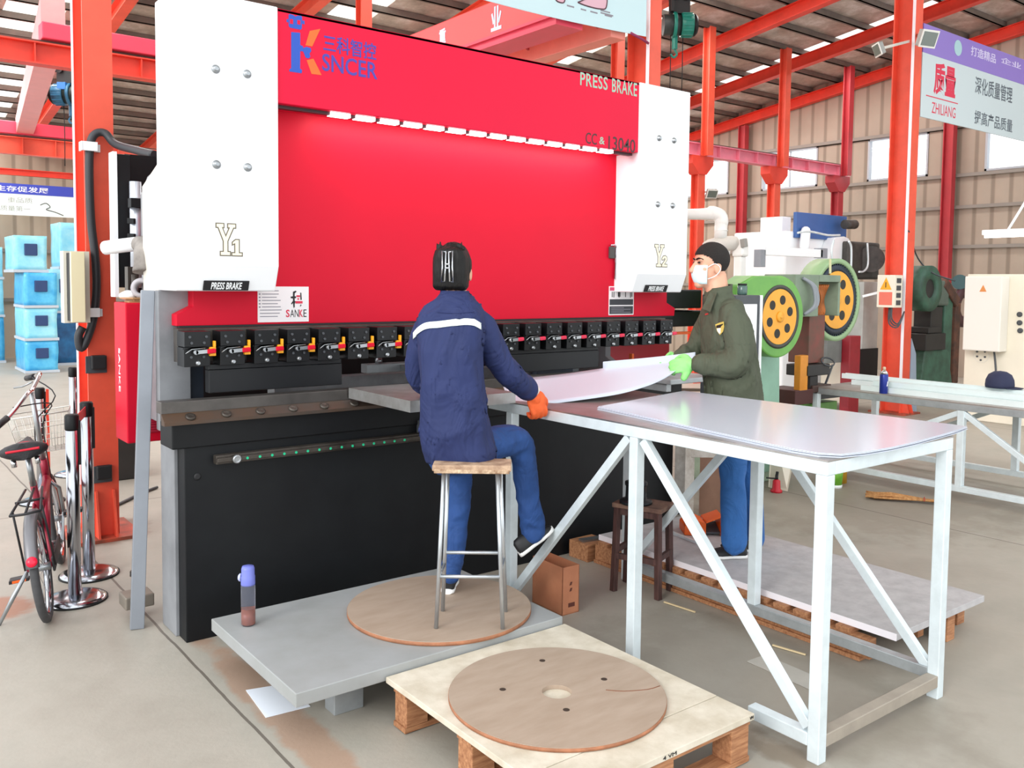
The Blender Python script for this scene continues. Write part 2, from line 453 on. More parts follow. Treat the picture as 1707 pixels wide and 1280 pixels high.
# ---------------------------------------------------------------- steelwork
def hcol(t, x, y, bf, d, z0, z1, m, tf=.016, tw=.012):
    """H section: flanges face -Y and +Y"""
    b = B()
    b.box(x-bf/2, x+bf/2, y-d/2, y-d/2+tf, z0, z1).box(x-bf/2, x+bf/2, y+d/2-tf, y+d/2, z0, z1).box(x-tw/2, x+tw/2, y-d/2+tf, y+d/2-tf, z0, z1)
    return b
def ibeam(p, q, w, h, tf=.014, tw=.012):
    p, q = V(p), V(q); d = (q-p).normalized(); a = d.cross(UP).normalized(); n = a.cross(d)
    b = B()
    b.obb((p+q)/2+n*(h/2-tf/2), a*(w/2), (q-p)/2, n*(tf/2)).obb((p+q)/2-n*(h/2-tf/2), a*(w/2), (q-p)/2, n*(tf/2)).obb((p+q)/2, a*(tw/2), (q-p)/2, n*(h/2-tf))
    return b
RUSTBASE = mat('orange_rusty_foot', 'D9573C', .6, hex2='7A4635', scale=7)
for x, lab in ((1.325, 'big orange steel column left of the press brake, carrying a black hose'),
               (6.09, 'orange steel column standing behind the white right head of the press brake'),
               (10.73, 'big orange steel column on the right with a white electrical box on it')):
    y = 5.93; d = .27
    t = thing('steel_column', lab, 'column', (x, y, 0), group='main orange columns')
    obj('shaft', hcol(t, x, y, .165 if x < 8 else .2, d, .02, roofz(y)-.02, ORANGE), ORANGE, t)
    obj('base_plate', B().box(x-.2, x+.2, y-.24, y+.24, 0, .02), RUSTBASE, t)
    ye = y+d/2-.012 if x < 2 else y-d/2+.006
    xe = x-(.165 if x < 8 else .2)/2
    obj('sunlit_edge_strip', B().box(xe-.006, xe, ye-.02, ye+.016, .3, roofz(y)-.4), mat('edge_white', 'F4EFF4', .4), t)  # white strip puts the sunlight on the flange edge into the colour
    for sx in (-.05, .05):
        g = B().prism([(y-d/2-.09, .02), (y-d/2, .02), (y-d/2, .3), (y-d/2-.02, .3)], 'x', x+sx-.006, x+sx+.006)
        obj('gusset_plate', g, ORANGE, t)
YB_ = 9.62
for x, lab in ((5.06, 'slim orange crane post rising behind the left half of the red press top'),
               (9.17, 'slim orange crane post seen just left of the column behind the press'),
               (11.17, 'orange crane post just right of the white press head, first of the right-hand row'),
               (13.16, 'orange crane post under the middle of the right-hand crane rail'),
               (15.1, 'red crane post at the far end of the right-hand crane rail')):
    t = thing('crane_post', lab, 'column', (x, YB_, 0), group='crane posts of the right-hand row')
    mm = ORANGE if x < 14 else DKRED
    obj('shaft', hcol(t, x, YB_, .16, .16, 0, 3.65, mm), mm, t)
    obj('upper_shaft', hcol(t, x, YB_-.17, .14, .14, 3.65, roofz(YB_)-.12, mm), mm, t)
    br = B().prism([(x-.25, 3.65), (x+.25, 3.65), (x+.25, 3.52), (x+.09, 3.36), (x-.09, 3.36), (x-.25, 3.52)], 'y', YB_-.1, YB_+.1)
    obj('bracket', br, ORANGE2 if x < 14 else DKRED, t)
# crane rails on the posts
def runway(name, lab, x0, x1, y, z0, h, m, w=.16):
    t = thing(name, lab, 'beam', (x0, y, z0))
    obj('girder', ibeam((x0, y, z0+h/2), (x1, y, z0+h/2), w, h), m, t)
    st = B(); x = x0+.25
    while x < x1-.1:
        st.box(x-.006, x+.006, y-w/2+.006, y-.006, z0+.015, z0+h-.015); x += .49
    obj('stiffeners', st, m, t)
    obj('rail', B().box(x0, x1, y-.018, y+.018, z0+h, z0+h+.03), mat('rusty_rail', '5E4A40', .6, var=.3), t)
    return t
runway('runway_beam', 'pink crane rail beam on the posts at right, ending by the gable wall', 9.9, 15.4, YB_, 3.655, .2, mat('pale_rail_pink', 'EE8CA0', .45, var=.1))
runway('runway_beam', 'orange crane rail beam crossing behind the left column near the top', -3, 9.6, YB_+.15, 3.655, .21, ORANGE2)
runway('runway_beam', 'far orange crane rail beam against the back wall, above the blue banner', -4, 9, 16.6, 3.6, .28, ORANGE)
solo('bracing_beam', 'thin orange beam along the back wall, just above the blue banner', 'beam', ibeam((-4, 19.2, 3.58), (9, 19.2, 3.58), .1, .12), ORANGE2)
# rafters, each following the roof slope
RL = ['orange roof rafter lying against the gable wall', 'orange roof rafter next to the one on the gable wall', 'orange roof rafter third from the gable wall, over the green hoist',
      'orange roof rafter right of the middle bright skylight strip', 'orange roof rafter between the two bright skylight strips', 'orange roof rafter over the left end of the red press top',
      'orange roof rafter seen between the left column and the white press head', 'orange roof rafter left of the big left column']
for k in range(8):
    x = 15.9-2.12*k; y0, y1 = 4.0, 19.9
    b = ibeam((x, y0, roofz(y0)-.23), (x, y1, roofz(y1)-.23), .14, .2)
    solo('rafter', RL[k], 'rafter', b, ORANGE2 if k < 3 else ORANGE, group='orange roof rafters')
for y, lab in ((12.4, 'dark red wall post on the gable wall, between the first two windows'), (7.9, 'dark red wall post on the gable wall, right of the big right column')):
    solo('wall_post', lab, 'column', hcol(None, XG-.16, y, .14, .18, 0, roofz(y)-.36, DKRED), DKRED)
# overhead travelling cranes
t = thing('crane_girder', 'pink box crane girder slanting down at far left to the back rail', 'crane', (1.9, 13, 3.9))
b = B()
b.hexa([(1.76,9.95,3.97),(1.98,9.95,3.97),(2.80,16.7,3.94),(2.55,16.7,3.94),(1.76,9.95,4.38),(1.98,9.95,4.38),(2.80,16.7,4.2),(2.55,16.7,4.2)])
obj('box_beam', b, mat('pale_crane_pink', 'F2A09E', .5, var=.06), t)
obj('end_carriage', B().box(1.72, 3.9, YB_+.05, YB_+.25, 3.9, 4.06), PINK, t, bevel=.01)
obj('end_carriage', B().box(1.6, 3.4, 16.5, 16.72, 3.92, 4.12), PINK, t, bevel=.01)
BLUEM = mat('hoist_blue', '2F6C8F', .4, var=.1)
GREENM = mat('hoist_teal', '12806E', .4, var=.15)
def hoist(name, lab, c, m, ax):
    c = V(c); ax = V(ax).normalized(); sd = ax.cross(UP)
    t = thing(name, lab, 'hoist', c)
    obj('drum', B().cyl(c-ax*.2, c+ax*.02, .13), mat('hoist_dark', '26302E', .5, var=.2), t)
    g = B().cyl(c+ax*.02, c+ax*.17, .145)
    for i in range(14):
        a = 2*math.pi*i/14; g.bar(c+ax*.03+(UP*math.cos(a)+sd*math.sin(a))*.146, c+ax*.16+(UP*math.cos(a)+sd*math.sin(a))*.146, .012, .016)
    obj('motor', g, m, t)
    obj('end_cap', B().lathe(c, [(.14,.17),(.135,.2),(.1,.23),(.02,.24)], ax), BLACK, t)
    obj('control_box', B().obb(c+UP*.1-sd*.1+ax*.02, ax*.06, sd*.03, UP*.05), mat('hoist_box_blue', '2D74C4', .4), t, bevel=.005)
    tr = B().obb(c+UP*.24, ax*.13, sd*.03, UP*.1).obb(c+UP*.24-ax*.1, ax*.02, sd*.09, UP*.09)
    for s1 in (-.08, .08):
        for s2 in (-.06, .06): tr.cyl(c+UP*.34+ax*s1+sd*(s2-.012), c+UP*.34+ax*s1+sd*(s2+.012), .05, n=14)
    obj('trolley', tr, mat('trolley_dark', '20201F', .5), t)
    obj('rope_guide', B().ringlathe(c-ax*.06, [(.13,-.02),(.16,-.02),(.16,.02),(.13,.02)], ax, 24), m, t)
    hk = B().bar(c-UP*.13-ax*.05, c-UP*.3-ax*.05, .05, .05).tube([c-UP*.3-ax*.05, c-UP*.36-ax*.02, c-UP*.4-ax*.06, c-UP*.36-ax*.1], .014, 8, sub=4)
    obj('hook_block', hk, m, t)
    for k in (-.1, .05): obj('cable', B().tube([c-UP*.12+ax*k, c-UP*.55+ax*k+sd*.01, c-UP*1.0+ax*k], .006, 6), BLACKR, t)
    return t
p = at(1132, 42, d=11.2)
hoist('electric_hoist', 'green electric hoist hanging under the roof right of the column', p, GREENM, RH)
solo('monorail_beam', 'orange overhead beam that carries the green hoist', 'beam', ibeam((p.x, 5.0, p.z+.43), (p.x, 12.0, p.z+.43), .1, .16), ORANGE2)
p = at(112, 158, d=12.6)
hoist('electric_hoist', 'blue electric hoist at far left, hanging beside the pink girder', p, BLUEM, -RH)
solo('monorail_beam', 'thin orange overhead beam that carries the blue hoist at far left', 'beam', ibeam((p.x-1.2, p.y, p.z+.43), (p.x+1.5, p.y, p.z+.43), .08, .12), ORANGE2)
# the big red girder above the press
t = thing('bridge_girder', 'large red crane girder with pale blue characters above the press', 'crane', (5.0, 8, 4.1))
GR2 = mat('girder_red', 'EF5150', .45, var=.08, scale=1.5)
xa = 4.95
obj('box_beam', B().box(xa, xa+.3, 5.83, 9.33, 3.86, 4.19), GR2, t, bevel=.01)
obj('flange', B().box(xa-.05, xa+.3, 5.83, 9.33, 3.835, 3.86).box(xa-.02, xa+.28, 5.83, 9.33, 3.775, 3.835), PINK, t)
obj('second_beam', B().box(xa+.62, xa+.8, 5.83, 9.33, 3.78, 4.1), mat('girder_peach', 'F09080', .5, var=.06), t, bevel=.008)
br = B()
for yy in (5.9, 6.9, 7.9): br.bar((xa+.3, yy, 3.98), (xa+.62, yy+.1, 3.9), .02)
obj('brace_rods', br, DKRED, t)
PALEBLUE = mat('pale_blue_letter', 'C9DAF2', .5)
for s_, y0, y1, z0, z1 in (('重', 7.66, 7.54, 3.97, 4.12), ('业', 6.78, 6.62, 3.91, 4.13)):
    text(s_, (xa-.002, y0, z0), y0-y1, z1-z0, PALEBLUE, t, xdir=(0,-1,0), bold=.03)
# ---------------------------------------------------------------- the press brake
YF = 3.894
PRESS = thing('press_brake', 'big red press brake with white heads and a black lower front', 'press brake', (2.8, 4.4, 0))
P = PRESS
NAVYBLK = mat('press_black', '0A0C10', .5, hex2='111417', spec=.3, scale=4, bump=.05, bscale=25)
OLDSTEEL = mat('oiled_steel', '5C5650', .42, .55, hex2='3A342F', scale=5)
SIDEGREY = mat('side_frame_grey', '8A8C90', .5, var=.3, scale=3)
BEIGE = mat('frame_beige', 'D6CEC2', .5, var=.15, scale=3)
# lower front
apron = obj('apron', B().box(1.215, 4.34, YF, YF+.1, .0, .93), NAVYBLK, P, bevel=.004)
obj('apron_bolt', B().lathe((1.27, YF, .735), [(.016,0),(.016,.004),(.009,.006)], (0,-1,0)), INK, apron)
obj('lower_beam', B().box(1.16, 4.4, YF-.012, YF+.16, .865, .975), BLACK, P, bevel=.006)
obj('bed_rail', B().box(1.13, 4.42, YF-.012, YF+.05, .985, 1.0).box(1.15, 4.4, YF+.0, YF+.12, .975, 1.02), OLDSTEEL, P, bevel=.003)
die = obj('die_rail', B().box(1.12, 4.42, YF+.0, YF+.075, 1.02, 1.072), mat('die_steel', '5E5A57', .38, .6, var=.3, scale=6), P, bevel=.003)
bed = obj('clamp_ledge', B().hexa([(1.12,YF-.045,.975),(4.42,YF-.045,.975),(4.42,YF,.975),(1.12,YF,.975),(1.12,YF-.045,.99),(4.42,YF-.045,.99),(4.42,YF+.0,1.022),(1.12,YF+.0,1.022)]), mat('ledge_steel', '4A423D', .5, .4, hex2='57402F', scale=5), P)
for i in range(6):
    x = 1.235+.157*i
    obj('ledge_bolt', B().lathe((x, YF-.025, 1.004), [(.022,-.004),(.022,.006),(.015,.009),(.008,.005)], (0,-.55,1), 16), OLDSTEEL, P)
rail = obj('sliding_rail', B().box(1.34, 2.42, YF-.04, YF-.0, .785, .825).box(1.34, 2.42, YF-.055, YF-.04, .795, .815), OLDSTEEL, P, bevel=.003)
GRN = mat('green_dot', '19C08A', .5)
for i in range(15):
    x = 1.475+.058*i
    obj('scale_dot', B().lathe((x, YF-.055, .8035), [(.0062,0),(.0062,.002)], (0,-1,0), 10), GRN, rail)
obj('rail_bolt', B().lathe((1.425, YF-.055, .805), [(.02,0),(.02,.012),(.014,.016),(.01,.012)], (0,-1,0), 14), STEEL, rail)
obj('rail_clamp', B().box(2.39, 2.45, YF-.06, YF, .79, .89).box(2.43, 2.47, YF-.075, YF-.02, .82, .87), DKGREY, rail, bevel=.004)
# grey end plates and side frames behind the front
obj('end_plate', B().box(1.2, 1.25, YF+.1, 4.19, 0, 1.0), SIDEGREY, P, bevel=.004)
obj('end_plate', B().box(4.3, 4.35, YF+.1, 4.4, 0, 1.0), SIDEGREY, P, bevel=.004)
obj('side_frame', B().box(1.2, 1.345, 4.2, 4.25, .9, 1.547).prism([(4.25,.9),(4.72,.9),(4.72,2.02),(4.6,2.1),(4.25,2.16)], 'x', 1.27, 1.315), SIDEGREY, P, bevel=.004)
obj('side_frame', B().prism([(4.25,0),(5.3,0),(5.3,2.7),(4.25,2.7),(4.25,1.5),(4.45,1.4),(4.45,1.1),(4.25,1.0)], 'x', 4.25, 4.3), SIDEGREY, P, bevel=.004)
for x in (1.12, 4.4):
    ft = obj('levelling_foot', B().box(x-.06, x+.07, 4.28, 4.4, .06, .12), mat('foot_steel', '8C8378', .5, .4, var=.2), P, bevel=.006)
    obj('levelling_bolt', B().cyl((x+.0, 4.34, .0), (x, 4.34, .22), .014, n=10).cyl((x, 4.34, .2), (x, 4.34, .225), .024, n=6), OLDSTEEL, ft)
# ram with its wings
YR = 4.13
ram = obj('ram', B().prism([(1.26,1.385),(4.585,1.385),(4.59,1.438),(4.507,1.475),(4.507,1.62),(4.1,1.62),(4.1,2.46),(1.62,2.46),(1.62,1.62),(1.335,1.62),(1.335,1.475),(1.26,1.438)], 'y', YR, YR+.09), RED, P, bevel=.003)
obj('ram_groove', B().box(1.27, 4.56, YR-.01, YR+.02, 1.375, 1.386), INK, ram)
# upper hood with lamps under it
YH = 3.94
hood = obj('hood', B().box(1.667, 4.012, YH, YR-.002, 2.411, 2.838).box(1.667, 4.012, YH, 4.6, 2.82, 2.838), mat('hood_red', 'D8123A', .5, var=.04, scale=1.2, spec=.2), P, bevel=.004)
LED = mat('led_white', 'FFF4F4', .4, emit=6)
strip = obj('lamp_strip', B().box(1.68, 4.0, YH+.04, YH+.075, 2.396, 2.411), mat('lamp_dark', '3A1A20', .5), P)
for i in range(14):
    x0 = 1.95+.1365*i
    obj('led_lamp', B().box(x0, x0+.104, YH+.03, YH+.072, 2.393, 2.41), LED, strip)
la = bpy.data.lights.new('led_row', 'AREA'); la.shape = 'RECTANGLE'; la.size = 2.0; la.size_y = .03; la.energy = 4.5; la.color = (1, .93, .93)
lo = bpy.data.objects.new('led_row', la); COL.objects.link(lo); lo.location = (2.93, YH+.065, 2.39); lo.rotation_euler = (math.radians(38), 0, 0)
# white heads
BOLTX = {0: (1.379, 1.52), 1: (4.185, 4.322)}
for k, (x0, x1) in enumerate(((1.209, 1.667), (4.012, 4.472))):
    y0, y1 = 3.93, 4.225
    hd = B()
    hd.prism([(y0,1.662),(y0+.045,1.547),(y1,1.547),(y1,2.84),(y0,2.84)], 'x', x0, x1)
    head = obj('head_cover', hd, WHITE, P, bevel=.006)
    for x in BOLTX[k]:
        for z in (2.517, 2.104):
            obj('cover_bolt', B().lathe((x, y0, z), [(.019,0),(.019,.004),(.013,.006),(.013,.014),(.008,.018)], (0,-1,0), 14), STEEL, head)
    # black nameplate on the sloping foot of the cover
    n_ = V((0, -.115, -.045)).normalized(); up_ = V((0, -.045, .115)).normalized()
    xc = 1.43 if k == 0 else 4.217
    c = V((xc, y0+.033, 1.573))
    pl = obj('nameplate', B().obb(c+n_*.003, V((.104,0,0)), up_*.024, n_*.003), INK, head, bevel=.003)
    text('PRESS BRAKE', c+n_*.0062+V((-.07,0,0))-up_*.017, .14, .034, WHITE, pl, up=up_, bold=.02, shear=.1)
OUTL = mat('letter_outline', '6A6250', .5); IVORY = mat('letter_ivory', 'F1E7CF', .5)
def yletter(x0, z0, w, h, digit, par):
    y = 3.93
    def poly(pts, m, d, gx=0):
        b = B().prism([(x0+u*w, z0+v*h) for u, v in pts], 'y', y-d, y)
        obj('letter', b, m, par)
    Yp = [(.16,0),(.52,0),(.52,.1),(.42,.1),(.42,.45),(.66,.9),(.74,.9),(.74,1),(.46,1),(.46,.9),(.53,.9),(.36,.58),(.2,.9),(.27,.9),(.27,1),(0,1),(0,.9),(.07,.9),(.28,.45),(.28,.1),(.16,.1)]
    c_ = (sum(p[0] for p in Yp)/len(Yp), .5)
    def grow(pts, g):
        n = len(pts); out = []
        for i in range(n):
            p0, p1, p2 = V((*pts[i-1], 0)), V((*pts[i], 0)), V((*pts[(i+1) % n], 0))
            a = V(((p1-p0).x*w, (p1-p0).y*h, 0)); c = V(((p2-p1).x*w, (p2-p1).y*h, 0))
            na = V((a.y, -a.x, 0)).normalized(); nc = V((c.y, -c.x, 0)).normalized()
            q = (na+nc); q = q/max(.35, q.length_squared/2)
            out.append((p1.x+q.x*g/w, p1.y+q.y*g/h))
        return out
    D = {'1': [(.62,0),(1,0),(1,.07),(.88,.07),(.88,.5),(.76,.5),(.64,.42),(.64,.36),(.74,.4),(.74,.07),(.62,.07)],
         '2': [(.6,0),(1,0),(1,.1),(.76,.1),(1,.32),(.98,.44),(.86,.5),(.7,.48),(.6,.38),(.6,.32),(.72,.33),(.78,.4),(.86,.38),(.86,.32),(.6,.08)]}[digit]
    for pts in (Yp, D):
        poly(grow(pts, .005), OUTL, .001); poly(pts, IVORY, .002)
heads = [o for o in PRESS.children if o.name.startswith('head_cover')]
yletter(1.377, 1.708, .113, .137, '1', heads[0])
yletter(4.168, 1.712, .113, .137, '2', heads[1])
# logo and lettering on the hood
LOGOB = mat('logo_blue', '1B4CB0', .5); LOGOV = mat('logo_violet', '43389C', .5); LOGOO = mat('logo_orange', 'F0621A', .5)
TEALL = mat('lettering_teal', '9AB9A4', .45); DKL = mat('lettering_dark', '3C1218', .45)
def hp(x, y): p = at(x, y, Y=YH); return (p.x, p.z)
def hoodpoly(pix, m, d=.0012, name='logo'):
    obj(name, B().prism([hp(470+x*170/1674, 10+y*130/1280) for x, y in pix], 'y', YH-d, YH), m, hood)
# blue upright with a square head, seen as the stem of a letter K
hoodpoly([(150,428),(298,440),(300,640),(345,662),(345,745),(300,740),(296,1030),(330,1050),(322,1105),(120,1075),(120,1040),(150,1020)], LOGOB)
hoodpoly([(108,150),(128,130),(190,150),(220,175),(250,158),(318,162),(330,190),(325,375),(300,390),(130,355),(110,330)], LOGOB)
hoodpoly([(128,215),(180,222),(180,298),(128,290)], mat('hood_red', 'D8123A'), .002); hoodpoly([(250,232),(300,238),(300,310),(250,300)], mat('hood_red', 'D8123A'), .002)
hoodpoly([(75,215),(104,220),(104,270),(75,262)], LOGOB); hoodpoly([(332,235),(370,245),(370,305),(332,290)], LOGOB)
hoodpoly([(345,690),(400,670),(470,690),(480,740),(450,780),(465,830),(440,860),(390,850),(370,800),(345,740)], LOGOB, .0015)
hoodpoly([(455,410),(630,375),(495,665),(385,645)], LOGOO); hoodpoly([(405,890),(515,865),(650,1135),(485,1115)], LOGOO)
def hoodtext(s, bl, tr, m, bold=0, spacing=1):
    a, c = at(*bl, Y=YH), at(*tr, Y=YH)
    text(s, (a.x, YH, a.z), c.x-a.x, c.z-a.z, m, hood, bold=bold, spacing=spacing)
hoodtext('三科智控', (539, 85.0), (627, 73), LOGOV, .014)
hoodtext('SNCER', (537, 117.5), (629, 105), LOGOV, .012)
hoodtext('PRESS', (967, 142), (1013, 129), TEALL, .012, 1.1)
hoodtext('BRAKE', (1020, 153), (1062, 139), TEALL, .012, 1.1)
hoodtext('CC', (976, 239), (995, 223), DKL, .004)
hoodtext('&', (999, 240), (1008, 229), TEALL, .01)
hoodtext('13040', (1014, 249), (1059, 233), DKL, .006)
# stickers on the ram
def sticker(name, x0, x1, z0, z1, m, par): return obj(name, B().box(x0, x1, YR-.0015, YR, z0, z1), m, par)
st = sticker('maker_sticker', 1.642, 1.905, 1.395, 1.568, mat('sticker_white', 'EFE9EA', .5), ram)
def stx(s, x, z, w, h, m, bold=0): text(s, (x, YR-.0015, z), w, h, m, st, bold=bold, thick=.0008)
PRED = mat('print_red', 'D6284A', .5); PGREY = mat('print_grey', '8B8790', .6)
stx('S', 1.785, 1.418, .019, .037, PRED, .02); stx('A', 1.807, 1.418, .021, .037, INK, .0); stx('N', 1.831, 1.418, .02, .037, INK, 0); stx('K', 1.854, 1.418, .02, .037, PRED, .02); stx('E', 1.877, 1.418, .016, .037, INK, 0)
def stp(pts, m): obj('emblem', B().prism([(1.642+(x-535)/900*.263, 1.568-(y-175)/655*.173) for x, y in pts], 'y', YR-.0026, YR-.0015), m, st)
stp([(1150,270),(1200,250),(1215,270),(1180,300),(1180,355),(1205,355),(1205,390),(1180,392),(1180,440),(1195,450),(1180,500),(1180,560),(1160,570),(1150,480),(1125,510),(1115,490),(1150,440),(1150,395),(1110,390),(1110,360),(1150,355)], INK)
stp([(1280,285),(1300,290),(1308,420),(1285,425)], INK); stp([(1290,505),(1305,515),(1285,548),(1275,540)], INK)
stp([(1212,335),(1278,335),(1278,370),(1212,370)], PRED); stp([(1230,390),(1258,390),(1258,420),(1230,420)], PRED); stp([(1195,445),(1322,445),(1322,490),(1195,490)], PRED)
ln = B()
for i, (a, w) in enumerate(((.02,.09),(.03,.085),(.03,.075),(.03,.095),(.03,.08),(.03,.095),(.01,.11),(.01,.1),(.01,.09))):
    ln.box(1.648+a*.5, 1.648+a*.5+w, YR-.0022, YR-.0015, 1.545-i*.0155, 1.549-i*.0155)
    if 0 < i < 6: ln.box(1.648, 1.656, YR-.0022, YR-.0015, 1.543-i*.0155, 1.55-i*.0155)
obj('print_lines', ln, PGREY, st)
s2 = sticker('capacity_sticker', 3.965, 4.19, 1.398, 1.583, mat('sticker_white', 'EFE9EA'), ram)
d2 = B()
d2.box(3.972, 4.183, YR-.0025, YR-.0015, 1.405, 1.455).box(3.972, 4.183, YR-.0025, YR-.0015, 1.463, 1.5)
obj('dark_panels', d2, mat('sticker_dark', '2B2C33', .5), s2)
obj('pink_panel', B().box(3.972, 4.183, YR-.0025, YR-.0015, 1.555, 1.577), mat('sticker_pink', 'D0426A', .5), s2)
for x in (3.99, 4.005, 4.045, 4.052, 4.06, 4.11, 4.155, 4.168): obj('pictogram', B().box(x, x+.006, YR-.0025, YR-.0015, 1.51+rnd.random()*.01, 1.548), INK, s2)
ln = B()
for i in range(4): ln.box(3.985, 4.1+.06*(i%2), YR-.003, YR-.0025, 1.443-i*.01, 1.446-i*.01)
obj('print_lines', ln, PGREY, s2)
tri = obj('warning_triangle', B().prism([(2.612,1.425),(2.66,1.425),(2.636,1.482)], 'y', YR-.0012, YR), WHITE, ram)
obj('triangle_center', B().prism([(2.621,1.43),(2.651,1.43),(2.636,1.466)], 'y', YR-.002, YR-.0012), RED, tri)
# punch clamps along the ram
CLB = mat('clamp_black', '0D0F12', .42, 0, var=.3, scale=12, spec=.35)
proto = []
for i in range(20):
    x0 = 1.24+.1592*i; x1 = x0+.115
    b = B().box(x0, x1, 3.955, 4.06, 1.30, 1.368).box(x0, x1, 3.963, 4.06, 1.212, 1.297)
    b.prism([(x0,1.297),(x1,1.297),(x1,1.305),(x0+.04,1.305),(x0,1.292)], 'y', 3.952, 3.97)
    c = obj('clamp', b, CLB, P, bevel=.004)
    for dx, dz in ((.022,1.345),(.095,1.345),(.03,1.318),(.085,1.318),(.03,1.255),(.085,1.255)):
        obj('screw', B().cyl((x0+dx,3.956 if dz > 1.3 else 3.964,dz),(x0+dx,3.949 if dz > 1.3 else 3.957,dz),.006,n=8), DKGREY, c)
    obj('lower_nut', B().lathe((x0+.06, 3.963, 1.228), [(.012,0),(.012,.006),(.007,.014)], (0,-1,0), 8), STEEL, c)
    obj('lever', B().bar((x0+.045,3.944,1.277),(x0+.10,3.944,1.281),.014,.016).cyl((x0+.045,3.955,1.277),(x0+.045,3.937,1.277),.01,n=10).tube([(x0+.004,3.953,1.272),(x0+.03,3.953,1.290),(x0+.09,3.953,1.294)],.0025,6), STEEL, c)
    obj('lever_grip', B().bar((x0+.094,3.942,1.279),(x0+.132,3.942,1.282),.022,.02), PRED if i > 8 else RED, c, bevel=.004)
    if i < 9:
        obj('yellow_latch', B().box(x0+.108, x0+.136, 3.946, 3.966, 1.258, 1.298).box(x0+.126, x0+.136, 3.946, 3.966, 1.298, 1.325), YELLOW, c, bevel=.002)
obj('clamp_bar', B().box(1.245, 4.42, 4.06, 4.125, 1.225, 1.376), OLDSTEEL, P)
# upper punch sections
PUN = mat('punch_dark', '131519', .42, .2, var=.2, scale=5)
for x0, x1 in ((1.36, 2.02), (3.0, 3.76)):
    pb = obj('punch', B().box(x0, x1, 4.0, 4.05, 1.19, 1.215).box(x0, x1, 3.995, 4.05, 1.085, 1.19), PUN, P, bevel=.003)
# what is inside, behind the tooling
obj('inner_plate', B().box(1.58, 4.24, 5.1, 5.15, .6, 2.4), mat('inner_black', '131416', .6), P)
obj('inner_post', B().box(1.345, 1.41, 4.22, 4.3, .9, 1.4), mat('post_navy', '28303C', .5), P)
bg_ = obj('back_gauge', B().box(2.35, 2.75, 4.35, 4.42, 1.09, 1.14).box(1.9, 4.1, 4.55, 4.65, .98, 1.06), GALVG, P, bevel=.004)
obj('gauge_finger', B().box(2.56, 2.6, 4.12, 4.36, 1.1, 1.13).tube([(2.44,4.38,1.14),(2.44,4.38,1.17)], .02, 12), STEEL, bg_)
obj('gauge_rod', B().tube([(1.82,4.2,1.08),(2.2,4.45,1.15)], .004, 6), STEEL, bg_)
obj('inner_box', B().box(3.68, 4.0, 4.5, 4.8, .95, 1.26), mat('box_slate', '4A5563', .5), P, bevel=.006)
# equipment on the left flank: beige plate, black scale cover, white pipe
obj('flank_plate', B().prism([(4.24,1.55),(4.6,1.5),(4.6,2.05),(4.24,2.17)], 'x', 1.245, 1.27), BEIGE, P, bevel=.003)
obj('flank_cover', B().box(1.245, 1.32, 5.08, 5.14, 1.55, 2.262), BLACK, P, bevel=.004)
obj('cover_edge', B().box(1.225, 1.245, 5.06, 5.15, 1.5, 2.27), WHITE, P)
obj('flank_back', B().box(1.32, 1.56, 5.2, 5.24, 1.5, 2.28), BLACK, P)
rod = obj('piston_rod', B().cyl((1.315, 4.98, 1.55), (1.315, 4.98, 2.11), .03), mat('rod_white', 'DDE3EE', .25, .5), P)
obj('rod_clamp', B().box(1.275, 1.35, 4.92, 4.98, 1.97, 2.02), BLACK, rod, bevel=.003)
for z in (1.9, 1.82): obj('rod_bolt', B().bar((1.27,4.96,z),(1.3,4.94,z),.03), BLACK, rod, bevel=.003)
obj('white_pipe', B().tube([(1.15,4.93,1.755),(1.2,4.85,1.765),(1.262,4.74,1.775)], .036, 14), WHITE, P)
obj('pipe_elbow', B().tube([(1.262,4.74,1.775),(1.275,4.68,1.76),(1.262,4.62,1.7),(1.255,4.6,1.63)], [.04,.05,.055,.06], 14, sub=4), mat('sooty_grey', '9A938C', .7, hex2='5C5450', scale=6), P)
obj('valve', B().box(1.24,1.29,4.86,4.92,1.5,1.66).cyl((1.265,4.82,1.48),(1.265,4.82,1.62),.018), OLDSTEEL, P)
# red electrical cabinet on the flank
ec = obj('electrical_cabinet', B().box(1.16, 1.42, 4.6, 4.82, .784, 1.48), RED, P, bevel=.006)
sw = obj('rotary_switch', B().box(1.255, 1.29, 4.585, 4.6, 1.215, 1.27), ORP, ec, bevel=.004)
obj('switch_knob', B().box(1.269, 1.276, 4.572, 4.585, 1.22, 1.265).cyl((1.2725,4.588,1.2425),(1.2725,4.578,1.2425),.014), INK, sw)
lv = B().box(1.225, 1.34, 4.597, 4.6, .83, .935)
for i in range(8): lv.box(1.228, 1.337, 4.592, 4.6, .835+.0125*i, .841+.0125*i)
obj('vent', lv, mat('vent_dark', 'B5203C', .5), ec)
text('SANKE', (1.1596, 4.74, 1.25), .22, .03, WHITE, ec, xdir=(0,0,-1), up=(0,-1,0))
obj('hex_key', B().tube([(3.962,YR-.012,1.842),(4.0,YR-.012,1.848),(4.012,YR-.012,1.838),(4.012,YR-.012,1.82),(4.003,YR-.012,1.63)], .0055, 8), CHROME, ram)
obj('brush_head', B().box(3.955, 3.998, YR-.02, YR-.0, 1.76, 1.835), mat('brush_grey', '4A4A48', .7, bump=.5, bscale=200), ram, bevel=.004)
obj('support_shelf', B().box(3.98, 4.42, 3.6, YF-.012, 1.0, 1.03).box(4.0, 4.04, 3.65, YF-.012, .95, 1.0), GALVG, P, bevel=.004)
